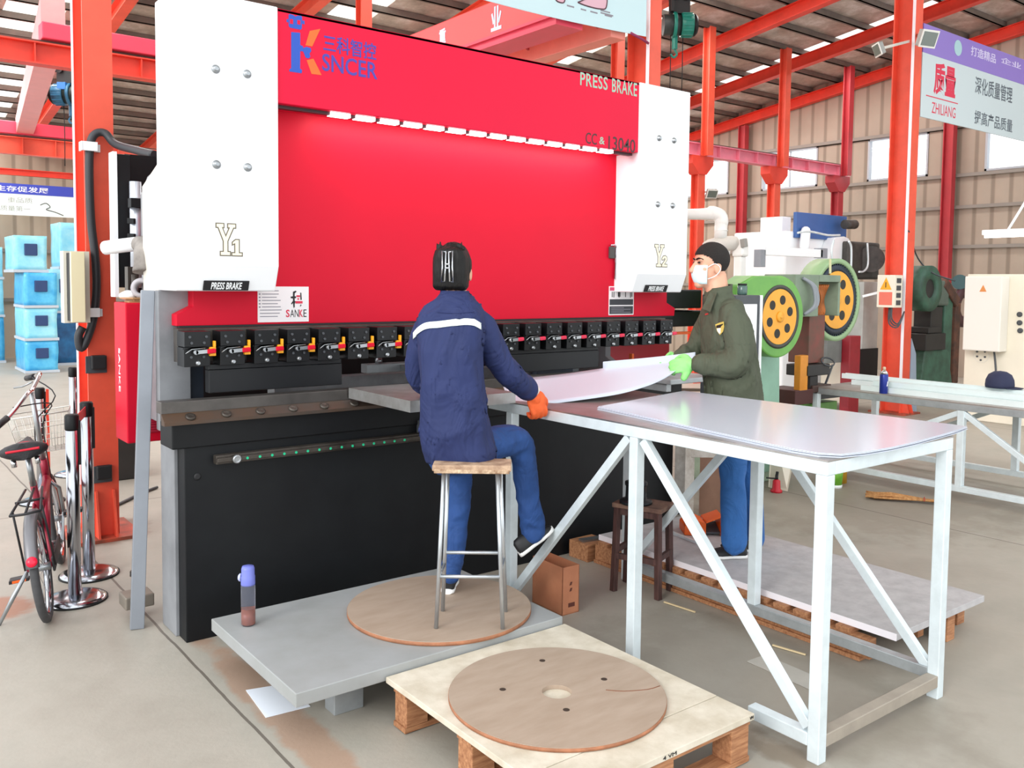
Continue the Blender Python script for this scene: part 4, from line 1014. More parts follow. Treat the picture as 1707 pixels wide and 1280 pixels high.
# ---------------------------------------------------------------- bicycle
def bicycle():
    pr = at(82, 1033, Z=0); pf = at(101, 950, Z=0)
    hd = (pf-pr); hd.z = 0; hd.normalize(); sd = V((-hd.y, hd.x, 0))
    lean = math.radians(7)
    zz = (UP*math.cos(lean)+sd*math.sin(lean)); ss = (sd*math.cos(lean)-UP*math.sin(lean))
    def G(x, y, z): return pr+hd*x+ss*y+zz*z
    t = thing('bicycle', 'dark red folding bicycle with a wire basket, parked at the left edge', 'bicycle', pr)
    BR = mat('bike_red', '8E1730', .35, .2); BK = mat('bike_black', '1C1B1E', .5)
    R_ = .255
    for x, n in ((0, 'rear_wheel'), (.92, 'front_wheel')):
        c = G(x, 0, R_); b = B()
        b.ringlathe(c, [(R_-.034,-.014),(R_-.02,-.019),(R_-.004,-.012),(R_,0),(R_-.004,.012),(R_-.02,.019),(R_-.034,.014)], ss, 48)
        wl_ = obj(n, b, mat('tyre_grey', '4A4A4C', .75, var=.2, scale=20), t)
        obj('rim', B().ringlathe(c, [(R_-.047,-.012),(R_-.032,-.014),(R_-.032,.014),(R_-.047,.012)], ss, 48), CHROME, wl_)
        s_ = B()
        for k in range(20):
            a = 2*math.pi*k/20; d = hd*math.cos(a)+zz*math.sin(a)
            s_.tube([c+ss*(.02 if k % 2 else -.02), c+d*(R_-.045)], .0012, 5)
        obj('spokes', s_, STEEL, wl_)
        obj('hub', B().cyl(c-ss*.045, c+ss*.045, .018, n=14), STEEL, wl_)
    fr = B()
    bb = G(.38, 0, .26); st = G(.25, 0, .56); ht = G(.80, 0, .62); hb = G(.83, 0, .50)
    fr.tube([bb, G(.22,0,.62)], .016); fr.tube([G(.3,0,.46), hb], .022); fr.tube([bb, G(.8,0,.52)], .018); fr.tube([ht, hb], .02)
    for y in (-.05, .05):
        fr.tube([bb+ss*y*.4, G(0, y, R_)], .009); fr.tube([G(.27,y*.3,.5), G(0, y, R_)], .008)
    obj('frame', fr, BR, t)
    fk = B()
    for y in (-.05, .05): fk.tube([hb, G(.85, y, .44), G(.92, y, R_)], .010)
    obj('fork', fk, STEEL, t)
    obj('stem', B().tube([ht, G(.76, 0, 1.0)], .0135, 12), STEEL, t)
    h0 = G(.76, 0, 1.0)
    ca, sa = math.cos(math.radians(100)), math.sin(math.radians(100))
    hx = hd*ca-ss*sa; hy = ss*ca+hd*sa
    def Hb(x, y, z): return h0+hx*x+hy*y+zz*(z+y*.26)
    hb_ = obj('handlebar', B().tube([Hb(-.08,.31,-.035), Hb(-.035,.25,-.01), Hb(.02,.13,.04), h0, Hb(.02,-.13,.04), Hb(-.035,-.25,-.01), Hb(-.08,-.31,-.035)], .011, 10, sub=4), CHROME, t)
    for s_ in (1, -1):
        obj('grip', B().tube([Hb(-.11,.345*s_,-.05), Hb(-.05,.27*s_,-.02)], .0165, 12), BK, hb_)
        obj('brake_lever', B().tube([Hb(-.05,.22*s_,-.03), Hb(-.11,.25*s_,-.06), Hb(-.17,.3*s_,-.08)], .005, 8), STEEL, hb_)
    for y in (1, -1): obj('brake_cable', B().tube([Hb(-.04,.2*y,.0), Hb(.1,.05*y,-.06), G(.86,.02*y,.8), G(.84,.02*y,.5)], .0035, 6, sub=4), BK, t)
    obj('seat_post', B().tube([G(.22,0,.60), G(.195,0,.74)], .014, 12), STEEL, t)
    sb = B(); c = G(.16, 0, .79); rings = []
    for u, wv in ((-.12,.02),(-.115,.075),(-.08,.105),(-.02,.095),(.04,.055),(.1,.032),(.14,.024),(.155,.008)):
        rings.append([c+hd*u+ss*(wv*math.cos(a))+zz*(.038*math.sin(a)*(1 if math.sin(a) > 0 else 1.1)+.01*(u<-.05)) for a in [2*math.pi*k/16 for k in range(16)]])
    sd_ = obj('saddle', B().loft(rings), mat('saddle_black', '1E1C20', .55, bump=.3, bscale=150), t)
    rb = B().tube([c+hd*-.03+ss*y+zz*(.036-.9*abs(y)**1.0*.28) for y in (-.095,-.06,0,.06,.095)], .007, 8, sub=4)
    rb.tube([c+hd*-.118+ss*y+zz*(.016) for y in (-.07,-.03,.03,.07)], .006, 8, sub=4)
    obj('red_band', rb, BRED, sd_)
    for y in (-.05, .05): obj('saddle_spring', B().tube([c+hd*-.07+ss*y-zz*.03, c+hd*-.07+ss*y-zz*.065], .012, 8), CHROME, sd_)
    rk = B()
    for y in (-.06, 0, .06): rk.tube([G(.22, y*.6, .585), G(-.2, y, .565)], .006, 8)
    rk.tube([G(-.2,-.06,.565), G(-.215,0,.565), G(-.2,.06,.565)], .006, 8); rk.tube([G(.0,-.06,.575), G(0,.06,.575)], .006, 8)
    for y in (-.07, .07): rk.tube([G(-.12, y*.85, .568), G(-.0, y*.9, R_)], .005, 8)
    obj('luggage_rack', rk, BK, t)
    fd = []
    for k in range(15):
        a = math.radians(38+9*k); d = hd*math.cos(a)+zz*math.sin(a)
        fd.append([G(0,0,R_)+d*(R_+.018)+ss*y+d*q for y, q in ((-.028,-.012),(-.015,.002),(.015,.002),(.028,-.012),(.012,-.003),(-.012,-.003))])
    fe = obj('rear_fender', B().loft(fd), mat('fender_grey', '77767A', .4, .3), t)
    a = math.radians(158); d = hd*math.cos(a)+zz*math.sin(a)
    obj('reflector', B().lathe(G(0,0,R_)+d*(R_+.018), [(.024,0),(.022,.008),(.005,.012)], d, 16), mat('reflector_red', 'E8123A', .25), fe)
    bk = B(); bc = lambda u, y, z: G(.98+u, y, .62+z)
    for z in (.02, .09, .16, .23):
        k = .75+.25*z/.23
        bk.tube([bc(-.1*k,-.15*k,z), bc(.12*k,-.15*k,z), bc(.12*k,.15*k,z), bc(-.1*k,.15*k,z)], .0045 if z > .2 else .0022, 6, closed=True)
    for i in range(9):
        y = -.15+.0375*i
        for u in (-.1, .12): bk.tube([bc(u*.76,y*.76,.02), bc(u,y,.23)], .0018, 5)
    for i in range(6):
        u = -.1+.044*i
        for y in (-.15, .15): bk.tube([bc(u*.76,y*.76,.02), bc(u,y,.23)], .0018, 5)
        bk.tube([bc(u*.76,-.115,.02), bc(u*.76,.115,.02)], .0018, 5)
    obj('basket', bk, mat('basket_wire', 'D5D3CC', .4, .3), t)
    obj('kickstand', B().tube([G(.03,.05,R_), G(.02,.13,.14), G(.0,.235,-.022)], [.008,.011,.006], 8), STEEL, t)
    obj('crank', B().cyl(bb-ss*.07, bb+ss*.07, .012).bar(bb+ss*.07, bb+ss*.085+hd*-.1-zz*.12, .012, .018).bar(bb-ss*.07, bb-ss*.085+hd*.1+zz*.12, .012, .018), STEEL, t)
    for s_, q in ((1, bb+ss*.085-hd*.1-zz*.12), (-1, bb-ss*.085+hd*.1+zz*.12)):
        pd = obj('pedal', B().obb(q+ss*.045*s_, ss*.045, hd*.03, UP*.009), BK, t, bevel=.003)
        obj('pedal_reflector', B().obb(q+ss*.045*s_-hd*.031, ss*.03, hd*.002, UP*.006), ORP, pd)
    obj('chain_guard', B().obb(G(.2,-.055,.26), hd*.21, ss*.006, zz*.035), BK, t, bevel=.006)
bicycle()
# ---------------------------------------------------------------- people
SKIN = mat('skin', 'D9A488', .5, var=.06, scale=12)
HAIRB = mat('black_hair', '0B0908', .5, spec=.3, bump=.5, bscale=120, stretch=(1, 1, .15))
NAVY = mat('navy_workwear', '1C2958', .78, var=.12, scale=8, bump=.75, bscale=6.5, bdist=.05, stretch=(1, 1, .6))
DENIM = mat('blue_trousers', '1F4580', .8, var=.18, scale=10, bump=.6, bscale=8, bdist=.04, stretch=(1, 1, .8))
DENIM2 = mat('denim_blue', '2D65A8', .8, var=.14, scale=9, bump=.6, bscale=8, bdist=.04, stretch=(1, 1, .8))
OLIVE = mat('olive_workwear', '4B5140', .8, var=.12, scale=8, bump=.75, bscale=6, bdist=.05, stretch=(1, 1, .7))
SHOEB = mat('shoe_black', '17181B', .55, bump=.1)
SOLE = mat('shoe_sole_white', 'E6E6E4', .5)
GORANGE = mat('orange_glove', 'F0652C', .7, var=.1, scale=20, bump=.2, bscale=120)
GGREEN = mat('green_glove', '8FE07E', .6, var=.06, scale=14, bump=.12, bscale=100)

def shoe(par, heel, toe, up, length, width, upper=SHOEB, name='shoe'):
    """a shoe with its sole from heel to toe"""
    heel, toe = V(heel), V(toe); f = (toe-heel).normalized(); up = V(up); up = (up-f*up.dot(f)).normalized(); s = f.cross(up)
    L_ = length
    rings = []
    for u, wv, h in ((0,.55,.75),(.06,.78,1.0),(.2,.82,1.05),(.36,.8,1.0),(.5,.88,.78),(.68,1.0,.55),(.85,.9,.42),(.95,.62,.32),(1.0,.3,.2)):
        c = heel+f*(u*L_)+up*.02
        rings.append([c+s*(width/2*wv*math.cos(a))+up*(max(0, math.sin(a))*h*L_*.31) - up*(.004 if math.sin(a) < 0 else 0) for a in [2*math.pi*k/18 for k in range(18)]])
    sh = obj(name, B().loft(rings), upper, par)
    so = []
    for u, wv in ((-.02,.5),(.03,.8),(.2,.86),(.4,.8),(.65,1.02),(.85,.92),(.97,.6),(1.03,.25)):
        c = heel+f*(u*L_)+up*.011
        so.append([c+s*(width/2*1.06*wv*math.cos(a))+up*(.012*math.copysign(abs(math.sin(a))**.5, math.sin(a))+.008*max(0,u-.7)) for a in [2*math.pi*k/16 for k in range(16)]])
    obj('sole', B().loft(so), SOLE, sh)
    return sh
def hand(b, wrist, palm_dir, side, nrm, size, curl, thumb=1, spread=.0):
    """palm and five fingers: palm_dir runs wrist to knuckles, side points to the thumb side, nrm out of the palm"""
    w, d, s, n = V(wrist), V(palm_dir).normalized(), V(side).normalized(), V(nrm).normalized()
    k = size
    b.limb([(w, .026*k), (w+d*.03*k, .03*k)], 12, 3)
    pc = w+d*.055*k
    b.ell(pc, s*.042*k, n*.018*k, d*.048*k, 16, 10)
    for i, (off, ln) in enumerate(((.031,.072),(.010,.08),(-.012,.075),(-.032,.06))):
        q = w+d*.092*k+s*off*k
        a0, r = curl*.5, .0098*k
        p = q.copy(); pts = [(q-d*.025*k, r*1.05), (q, r*1.05)]
        ang = 0
        for j, fr in enumerate((.42,.33,.25)):
            ang += a0*(1+.5*j)+.1*i*curl*.3
            p = p+(d*math.cos(ang)+n*math.sin(ang)+s*(spread*(1.5-i)*.2))*ln*k*fr
            pts.append((p.copy(), r*(.97-.09*j)))
        b.limb(pts, 10, 3)
    q = w+d*.03*k+s*.032*k
    b.limb([(q-s*.01*k, .013*k), (q+s*.018*k+d*.02*k+n*.008*k, .0125*k), (q+s*.024*k+d*.045*k+n*.02*k*thumb, .011*k), (q+s*.016*k+d*.066*k+n*.034*k*thumb, .0095*k)], 10, 3)

def section(c, right, back, hw, hd, n=20, sq=2.5):
    out = []
    for k in range(n):
        a = 2*math.pi*k/n; ca, sa = math.cos(a), math.sin(a)
        out.append(V(c)+right*(hw*math.copysign(abs(ca)**(2/sq), ca))+back*(hd*math.copysign(abs(sa)**(2/sq), sa)))
    return out

# ---- man in blue, seated on the tall stool with his back to the viewer
def pp(x, y, d): return at(x, y, d=d)
man = B()
HC = pp(757, 446, 3.76)                                  # head centre
fwd = (FH*.97+RH*.22).normalized(); rgt = V((fwd.y, -fwd.x, 0))
man.ell(HC, rgt*.069, fwd*.088, UP*.098, 20, 14)
man.ell(HC+fwd*.035-UP*.05, rgt*.052, fwd*.055, UP*.062, 16, 12)     # jaw and face
man.limb([(HC+fwd*.092-UP*.005, .009), (HC+fwd*.106-UP*.03, .013)], 8, 2)  # nose
man.limb([(HC-UP*.06-fwd*.01, .047), (pp(760, 500, 3.73), .055)], 14, 3)   # neck
for sx in (1, -1):
    man.ell(HC+rgt*.071*sx-UP*.028+fwd*.0, rgt*.008, fwd*.018, UP*.03, 10, 8)
shR, elR, wrR = pp(797, 540, 3.74), pp(842, 612, 3.80), pp(888, 655, 3.96)
shL, elL, wrL = pp(712, 545, 3.74), pp(697, 628, 3.86), pp(716, 640, 4.08)
hip = pp(762, 742, 3.74)
kR, aR = pp(866, 738, 3.93), pp(889, 886, 4.02)
kL, aL = pp(764, 772, 3.98), pp(752, 955, 3.93)
man.loft([section(pp(761,505,3.72), rgt, fwd, .05, .05), section(pp(758,535,3.71), rgt, fwd, .105, .07), section(pp(755,600,3.7), rgt, fwd, .105, .08), section(pp(755,690,3.72), rgt, fwd, .1, .08), section(pp(760,748,3.74), rgt, fwd, .095, .07)])
man.limb([(shR,.04),(elR,.034),(wrR,.027)]); man.limb([(shL,.04),(elL,.034),(wrL,.026)])
man.limb([(hip+rgt*.05,.05),(pp(830,745,3.85),.042),(kR,.036),(aR,.025)]); man.limb([(hip-rgt*.05,.05),(kL,.036),(aL,.025)])
hand(man, wrL, FH*.9+RH*.2, RH, -UP, .82, .5)
p1 = tag(obj('person', None, SKIN, mesh=fuse(man, .0055, 3)), 'man in navy jacket and blue trousers seated on the tall stool, back turned', 'person')
# jacket
jk = B()
secs = [(pp(758,490,3.73),.058,.058),(pp(758,498,3.73),.078,.062),(pp(756,509,3.72),.112,.07),(pp(753,524,3.71),.134,.08),(pp(752,545,3.70),.14,.09),(pp(751,585,3.69),.13,.1),(pp(754,630,3.69),.125,.1),(pp(757,680,3.70),.135,.105),(pp(760,720,3.71),.145,.115),(pp(765,750,3.72),.152,.12),(pp(768,772,3.72),.14,.11)]
jk.loft([section(c, rgt, fwd, a, q, 24) for c, a, q in secs])
jk.limb([(pp(786,535,3.73),.062),(pp(806,552,3.75),.06),(pp(822,584,3.78),.054),(pp(845,618,3.81),.051),(pp(866,637,3.88),.047),(pp(881,650,3.945),.043)], 16, 4)
jk.limb([(pp(722,538,3.73),.058),(pp(708,560,3.76),.055),(pp(699,600,3.81),.052),(pp(699,630,3.86),.048),(pp(709,640,3.97),.044),(pp(716,641,4.05),.04)], 16, 4)
jm = fuse(jk, .0075, 3, .013, 8.5, (1.1, 1.1, .55), 3)
jacket = obj('jacket', None, NAVY, p1, mesh=jm)
cl = B(); rings = []
for z, k in ((-.005,1.06),(.014,1.05),(.03,1.0),(.027,.9)):
    rings.append(section(pp(758,497,3.735)+UP*z, rgt, fwd, .058*k, .062*k, 24, 2.2))
cl.loft(rings, cap=False)
obj('collar', cl, NAVY, jacket, solid=.004)
# reflective band over the back and shoulder, sitting just off the cloth
from mathutils.bvhtree import BVHTree
def drape(bvh, pts_px, d0, width, off=.004, n=26, up=UP):
    """a strip laid on the cloth along a row of photo points"""
    P_ = spline([V((x, y, 0)) for x, y in pts_px], n//(len(pts_px)-1))
    b = B(); prev = None
    for q in P_:
        row = []
        for s_ in (-1, -.5, 0, .5, 1):
            org = EYE; dr = (at(q.x, q.y+s_*width/2, d=1.0)-EYE).normalized()
            h = bvh.ray_cast(org, dr)
            row.append(b.bm.verts.new((h[0]+h[1]*off) if h[0] is not None else at(q.x, q.y+s_*width/2, d=d0)))
        if prev:
            for i in range(4): b.face([prev[i], row[i], row[i+1], prev[i+1]], True)
        prev = row
    return b
def bvh_of(o):
    me = o.data; mw = MW[o.name]
    return BVHTree.FromPolygons([mw @ v.co for v in me.vertices], [tuple(p.vertices) for p in me.polygons])
bv = bvh_of(jacket)
obj('reflective_strip', drape(bv, [(690,560),(699,550),(712,543),(735,541),(760,538),(785,537),(801,544)], 3.6, 11), mat('reflective_white', 'EAF4F2', .35), jacket, solid=.0015)
sm = B()
bv2 = bv
obj('back_seam', drape(bv, [(728,520),(757,522),(790,520)], 3.6, 1.2, .002), mat('seam_navy', '1C2858', .8), jacket, solid=.001)
# trousers
tr = B()
tr.ell(pp(765,755,3.75), rgt*.14, fwd*.115, UP*.075, 20, 12)
tr.limb([(pp(790,748,3.76),.085),(pp(835,736,3.86),.07),(pp(864,738,3.93),.06),(pp(872,765,3.955),.054),(pp(878,810,3.98),.05),(pp(887,868,4.01),.053),(pp(889,886,4.015),.053)], 16, 4)
tr.limb([(pp(745,758,3.76),.085),(pp(755,765,3.9),.07),(pp(764,782,3.97),.058),(pp(765,830,3.965),.05),(pp(760,890,3.95),.046),(pp(752,956,3.93),.042)], 16, 4)
obj('trousers', None, DENIM, p1, mesh=fuse(tr, .0075, 3, .008, 9, (1, 1, 1.3), 11))
so = B().limb([(pp(885,880,4.02),.026),(pp(880,893,4.02),.027),(pp(878,903,4.02),.026)], 12, 3)
obj('sock', so, mat('pale_sock', 'C9C6C6', .8), p1)
shoe(p1, pp(869, 927, 4.0), pp(924, 884, 4.04), UP*.8-RH*.25, .185, .07)
shoe(p1, at(746, 990, Z=.2195), at(755, 962, Z=.2195), UP, .19, .072)
# hair gathered up with a metal clip
hr = B()
hr.ell(HC+UP*.008-fwd*.012, rgt*.0765, fwd*.09, UP*.1, 20, 14)
hr.loft([section(HC+UP*z-fwd*(.045), rgt, fwd, a, q, 20, 3.2) for z, a, q in ((-.095,.062,.035),(-.08,.073,.05),(-.02,.073,.06),(.04,.071,.06),(.07,.062,.055),(.082,.035,.035))])
for k in range(9):
    x = (k-4)*.014
    hr.limb([(HC+rgt*x+UP*.06-fwd*.05, .008), (HC+rgt*x*1.1+UP*(.1+.006*math.sin(k*2.1))-fwd*.05, .003)], 6, 2)
hair = obj('hair', None, HAIRB, p1, mesh=fuse(hr, .005, 2, .0022, 26, (1, 1, .25), 2))
cp = B(); c = HC-fwd*.118+rgt*.006
def cpt(x, z, o=0): return c+rgt*x+UP*z-fwd*(.0+o)
for sx in (-1, 1):
    cp.tube([cpt(.006*sx,.062), cpt(.022*sx,.066), cpt(.021*sx,.0), cpt(.025*sx,-.062), cpt(.011*sx,-.058), cpt(.008*sx,.0), cpt(.006*sx,.062)], .0032, 8)
cp.tube([cpt(-.01,.012), cpt(.01,.012)], .004, 8).tube([cpt(-.01,-.004), cpt(.01,-.004)], .004, 8)
obj('hair_clip', cp, CHROME, p1)
obj('mask_loop', B().tube([HC-rgt*.074-UP*.045+fwd*.0, HC-rgt*.074-UP*.075+fwd*.01, HC-rgt*.07-UP*.09+fwd*.03], .0035, 6, sub=3), WHITE, p1)
# orange glove closed on the near edge of the sheet
gl = B()
hand(gl, pp(886,653,3.965), RH*.35+FH*.15-UP*.85, RH*.75+FH*.5+UP*.2, FH*.8-RH*.6, 1.08, 1.15, 1)
gl.ell(pp(897,668,4.0), RH*.036, FH*.036, UP*.047, 16, 10)
glove = obj('glove', None, GORANGE, p1, mesh=fuse(gl, .0045, 2))
obj('glove_cuff', B().ringlathe(pp(887,653,3.965), [(.03,-.012),(.036,-.012),(.036,.012),(.03,.012)], RH*.6+FH*.3-UP*.7, 24), mat('cuff_white', 'E9DDD5', .7), glove)

# ---- man in green, standing on the pallet, facing left
D2 = 4.70
def p2(x, y, d=D2): return at(x, y, d=d)
F2 = (RH*-.93-FH*.22).normalized(); L2_ = V((-F2.y, F2.x, 0))       # facing, and his left (towards the viewer)
if L2_.dot(FH) > 0: L2_ = -L2_
H2c = p2(1184, 440)
mb = B()
mb.ell(H2c-F2*.008+UP*.022, L2_*.073, F2*.09, UP*.085, 22, 14)              # skull
mb.ell(H2c+F2*.022-UP*.04, L2_*.058, F2*.064, UP*.088, 20, 14)             # face and jaw
mb.ell(H2c+F2*.062-UP*.105, L2_*.03, F2*.026, UP*.024, 14, 10)             # chin
mb.limb([(H2c+F2*.082+UP*.006,.010),(H2c+F2*.097-UP*.018,.012),(H2c+F2*.105-UP*.036,.0155)], 10, 3)   # nose
for sx in (1, -1):
    mb.ell(H2c+F2*.07+L2_*.028*sx+UP*.020, L2_*.026, F2*.012, UP*.010, 12, 8)    # brow
    mb.ell(H2c-F2*.01+L2_*.069*sx-UP*.022, L2_*.010, F2*.022, UP*.035, 12, 8)    # ear
    mb.ell(H2c+F2*.05+L2_*.042*sx-UP*.03, L2_*.02, F2*.024, UP*.026, 12, 8)      # cheek
mb.limb([(H2c-F2*.03-UP*.06,.058),(p2(1197,492),.062),(p2(1206,520),.07)], 16, 4)     # neck
hipp = p2(1224, 690); 
mb.loft([section(p2(1208,520), F2, L2_, .07, .08), section(p2(1212,560), F2, L2_, .09, .13), section(p2(1216,620), F2, L2_, .09, .12), section(p2(1222,690), F2, L2_, .09, .12)])
n_sh, n_el, n_wr = p2(1222,530,4.58), p2(1228,602,4.55), p2(1166,606,4.60)
f_sh, f_el, f_wr = p2(1192,525,4.86), p2(1165,575,4.9), p2(1128,596,4.86)
mb.limb([(n_sh,.05),(n_el,.04),(n_wr,.03)]); mb.limb([(f_sh,.045),(f_el,.038),(f_wr,.03)])
mb.limb([(p2(1222,690,4.66),.07),(p2(1224,800,4.66),.05),(p2(1224,905,4.67),.035)]); mb.limb([(p2(1240,690,4.8),.065),(p2(1250,800,4.82),.045),(p2(1257,900,4.84),.033)])
p2o = tag(obj('person', None, SKIN, mesh=fuse(mb, .006, 3)), 'man in olive jacket and face mask standing at the right, holding the sheet', 'person')
ey = B()
for sx in (1, -1): ey.ell(H2c+F2*.079+L2_*.029*sx+UP*.006, L2_*.013, F2*.006, UP*.0055, 12, 8)
obj('eyes', ey, mat('eye_dark', '1B1413', .3), p2o)
eb = B()
for sx in (1, -1): eb.limb([(H2c+F2*.085+L2_*.012*sx+UP*.022,.004),(H2c+F2*.081+L2_*.03*sx+UP*.028,.0045),(H2c+F2*.066+L2_*.05*sx+UP*.022,.003)], 8, 3)
obj('eyebrows', eb, HAIRB, p2o)
# short black hair: a cap over the skull, clipped at the hairline
hb = B(); hb.ell(H2c-F2*.010+UP*.026, L2_*.0765, F2*.0945, UP*.089, 72, 48)
for f in list(hb.bm.faces):
    c = f.calc_center_median()-H2c; u, z = c.dot(F2), c.z
    lim = float(np.interp(u, [-.06,-.045,-.022,-.004,.012,.03,.05,.09], [-.06,-.055,-.034,-.006,.006,.03,.044,.052])) + .005*noise.noise(c*90)
    if z < lim: hb.bm.faces.remove(f)
obj('hair', hb, mat('cropped_hair', '1F1916', .8, bump=.8, bscale=260), p2o, solid=.004)
# mask
mk = B(); G = []
for i in range(13):
    a = math.radians(-78+13*i); row = []
    for j in range(9):
        z = -.098+.098*j/8; bulge = 1-.25*(2*j/8-1)**2
        w_ = .062*math.sin(a)*(1.0 if j > 3 else .86+.035*j); u = .03+.082*math.cos(a)*bulge*(.78+.022*j)
        row.append(mk.bm.verts.new(H2c+L2_*w_+F2*u+UP*(z-.008)))
    G.append(row)
for i in range(12):
    for j in range(8): mk.face([G[i][j], G[i+1][j], G[i+1][j+1], G[i][j+1]], True)
mask = obj('face_mask', mk, mat('mask_pale_blue', 'D6F0F2', .7, bump=.2, bscale=40), p2o, solid=.003)
obj('mask_loop', B().tube([H2c+L2_*.062+F2*.045-UP*.02, H2c+L2_*.077+F2*.01-UP*.0, H2c+L2_*.08-F2*.02-UP*.025, H2c+L2_*.073+F2*.0-UP*.06, H2c+L2_*.058+F2*.04-UP*.08], .0022, 6, sub=4), WHITE, mask)
# olive jacket
jk = B()
jk.loft([section(c, F2, L2_, a, q, 24, 2.3) for c, a, q in ((p2(1197,486),.06,.066),(p2(1199,498),.07,.078),(p2(1204,514),.088,.115),(p2(1209,535),.11,.155),(p2(1212,565),.122,.165),(p2(1216,600),.128,.16),(p2(1220,640),.135,.16),(p2(1223,672),.14,.162),(p2(1224,690),.137,.158))])
jk.limb([(p2(1218,520,4.62),.075),(p2(1228,550,4.57),.076),(p2(1233,582,4.55),.074),(p2(1222,606,4.54),.068),(p2(1195,608,4.57),.056),(p2(1166,606,4.6),.045)], 18, 4)
jk.limb([(p2(1190,520,4.82),.06),(p2(1176,550,4.88),.06),(p2(1162,575,4.9),.054),(p2(1146,588,4.88),.046),(p2(1134,594,4.86),.04)], 16, 4)
jm = fuse(jk, .0085, 3, .014, 7.5, (1, 1, .7), 21)
jacket2 = obj('jacket', None, OLIVE, p2o, mesh=jm)
cl = B(); rings = []
for z, k, o in ((-.01,1.1,0),(.025,1.06,-.004),(.062,.98,-.012),(.06,.88,-.012)):
    rings.append([q+UP*(-.2*(q-p2(1195,498)).dot(F2)) for q in section(p2(1195,498)+UP*z-F2*(.002-o), F2, L2_, .064*k, .07*k, 24, 2.2)])
obj('collar', B().loft(rings, cap=False), OLIVE, jacket2, solid=.005)
obj('collar_flap', B().hexa([p2(1172,516,4.66), p2(1184,521,4.6), p2(1196,487,4.6), p2(1184,489,4.64), p2(1170,514,4.67), p2(1182,519,4.61), p2(1194,485,4.61), p2(1182,487,4.65)]), OLIVE, jacket2, bevel=.004)
bv = bvh_of(jacket2)
def patch(pix, cx, cy, m, off, name, par):
    b = B(); ring = []; 
    for x, y in pix:
        h = bv.ray_cast(EYE, (at(x, y, d=1.0)-EYE).normalized())
        ring.append(b.bm.verts.new(h[0]+h[1]*off))
    h = bv.ray_cast(EYE, (at(cx, cy, d=1.0)-EYE).normalized()); c = b.bm.verts.new(h[0]+h[1]*off)
    for i in range(len(ring)): b.face([ring[i], ring[(i+1) % len(ring)], c])
    return obj(name, b, m, par, solid=.0012)
pt = patch([(1193,541),(1200,538),(1207,536),(1208,545),(1206,553),(1201,558),(1196,552)], 1201, 546, mat('patch_yellow', 'C9B45A', .6), .003, 'arm_patch', jacket2)
patch([(1195,543),(1206,539),(1206,545),(1195,547)], 1201, 543, INK, .0045, 'patch_top', pt)
patch([(1196,548),(1205,546),(1204,552),(1200.5,556),(1197,552)], 1201, 550, WHITE, .0045, 'patch_emblem', pt)
patch([(1176,523),(1181,521.5),(1181.5,524),(1176.5,525.5)], 1179, 523.5, mat('chest_red', 'B4332E', .6), .003, 'chest_print', jacket2)
# trousers and shoes
tr = B()
tr.ell(p2(1226,695), F2*.13, L2_*.15, UP*.1, 20, 12)
tr.limb([(p2(1221,700,4.66),.1),(p2(1221,745,4.65),.07),(p2(1222,800,4.65),.064),(p2(1223,850,4.66),.062),(p2(1224,905,4.67),.062)], 18, 4)
tr.limb([(p2(1238,700,4.8),.1),(p2(1247,745,4.82),.068),(p2(1250,800,4.83),.06),(p2(1254,850,4.84),.055),(p2(1257,900,4.84),.052)], 18, 4)
obj('trousers', None, DENIM2, p2o, mesh=fuse(tr, .0085, 3, .009, 8, (1, 1, .6), 31))
shoe(p2o, at(1243, 929, Z=.159), at(1178, 930, Z=.159), UP, .205, .085)
shoe(p2o, at(1263, 919, Z=.159), at(1215, 918, Z=.159), UP, .2, .08)
# light green gloves gripping the raised edge
gl = B()
hand(gl, p2(1160,606,4.61), RH*-.93-UP*.12+FH*.1, UP*.8+FH*.3, FH*.7-UP*.35, .98, .95, 1)
gl.ell(p2(1146,612,4.63), RH*.034, FH*.026, UP*.034, 14, 10)
gl.limb([(p2(1146,618,4.62),.022),(p2(1140,630,4.61),.018)], 10, 3)
obj('glove', None, GGREEN, p2o, mesh=fuse(gl, .0048, 2))
gl = B(); hand(gl, p2(1131,596,4.86), RH*-.7-UP*.25-FH*.3, UP*.6+FH*.3, -FH*.5-UP*.4, .95, .9, 1)
obj('glove', None, GGREEN, p2o, mesh=fuse(gl, .0055, 2))
# ---------------------------------------------------------------- background machines and signs
def span(x0, y0, x1, y1, Y):
    """x and z range, on the plane Y, of something seen between two photo points"""
    a, c = at(x0, y1, Y=Y), at(x1, y0, Y=Y)
    return a.x, c.x, a.z, c.z
def face(b, x0, y0, x1, y1, Y, dy):
    X0, X1, Z0, Z1 = span(x0, y0, x1, y1, Y); return b.box(X0, X1, Y, Y+dy, Z0, Z1)

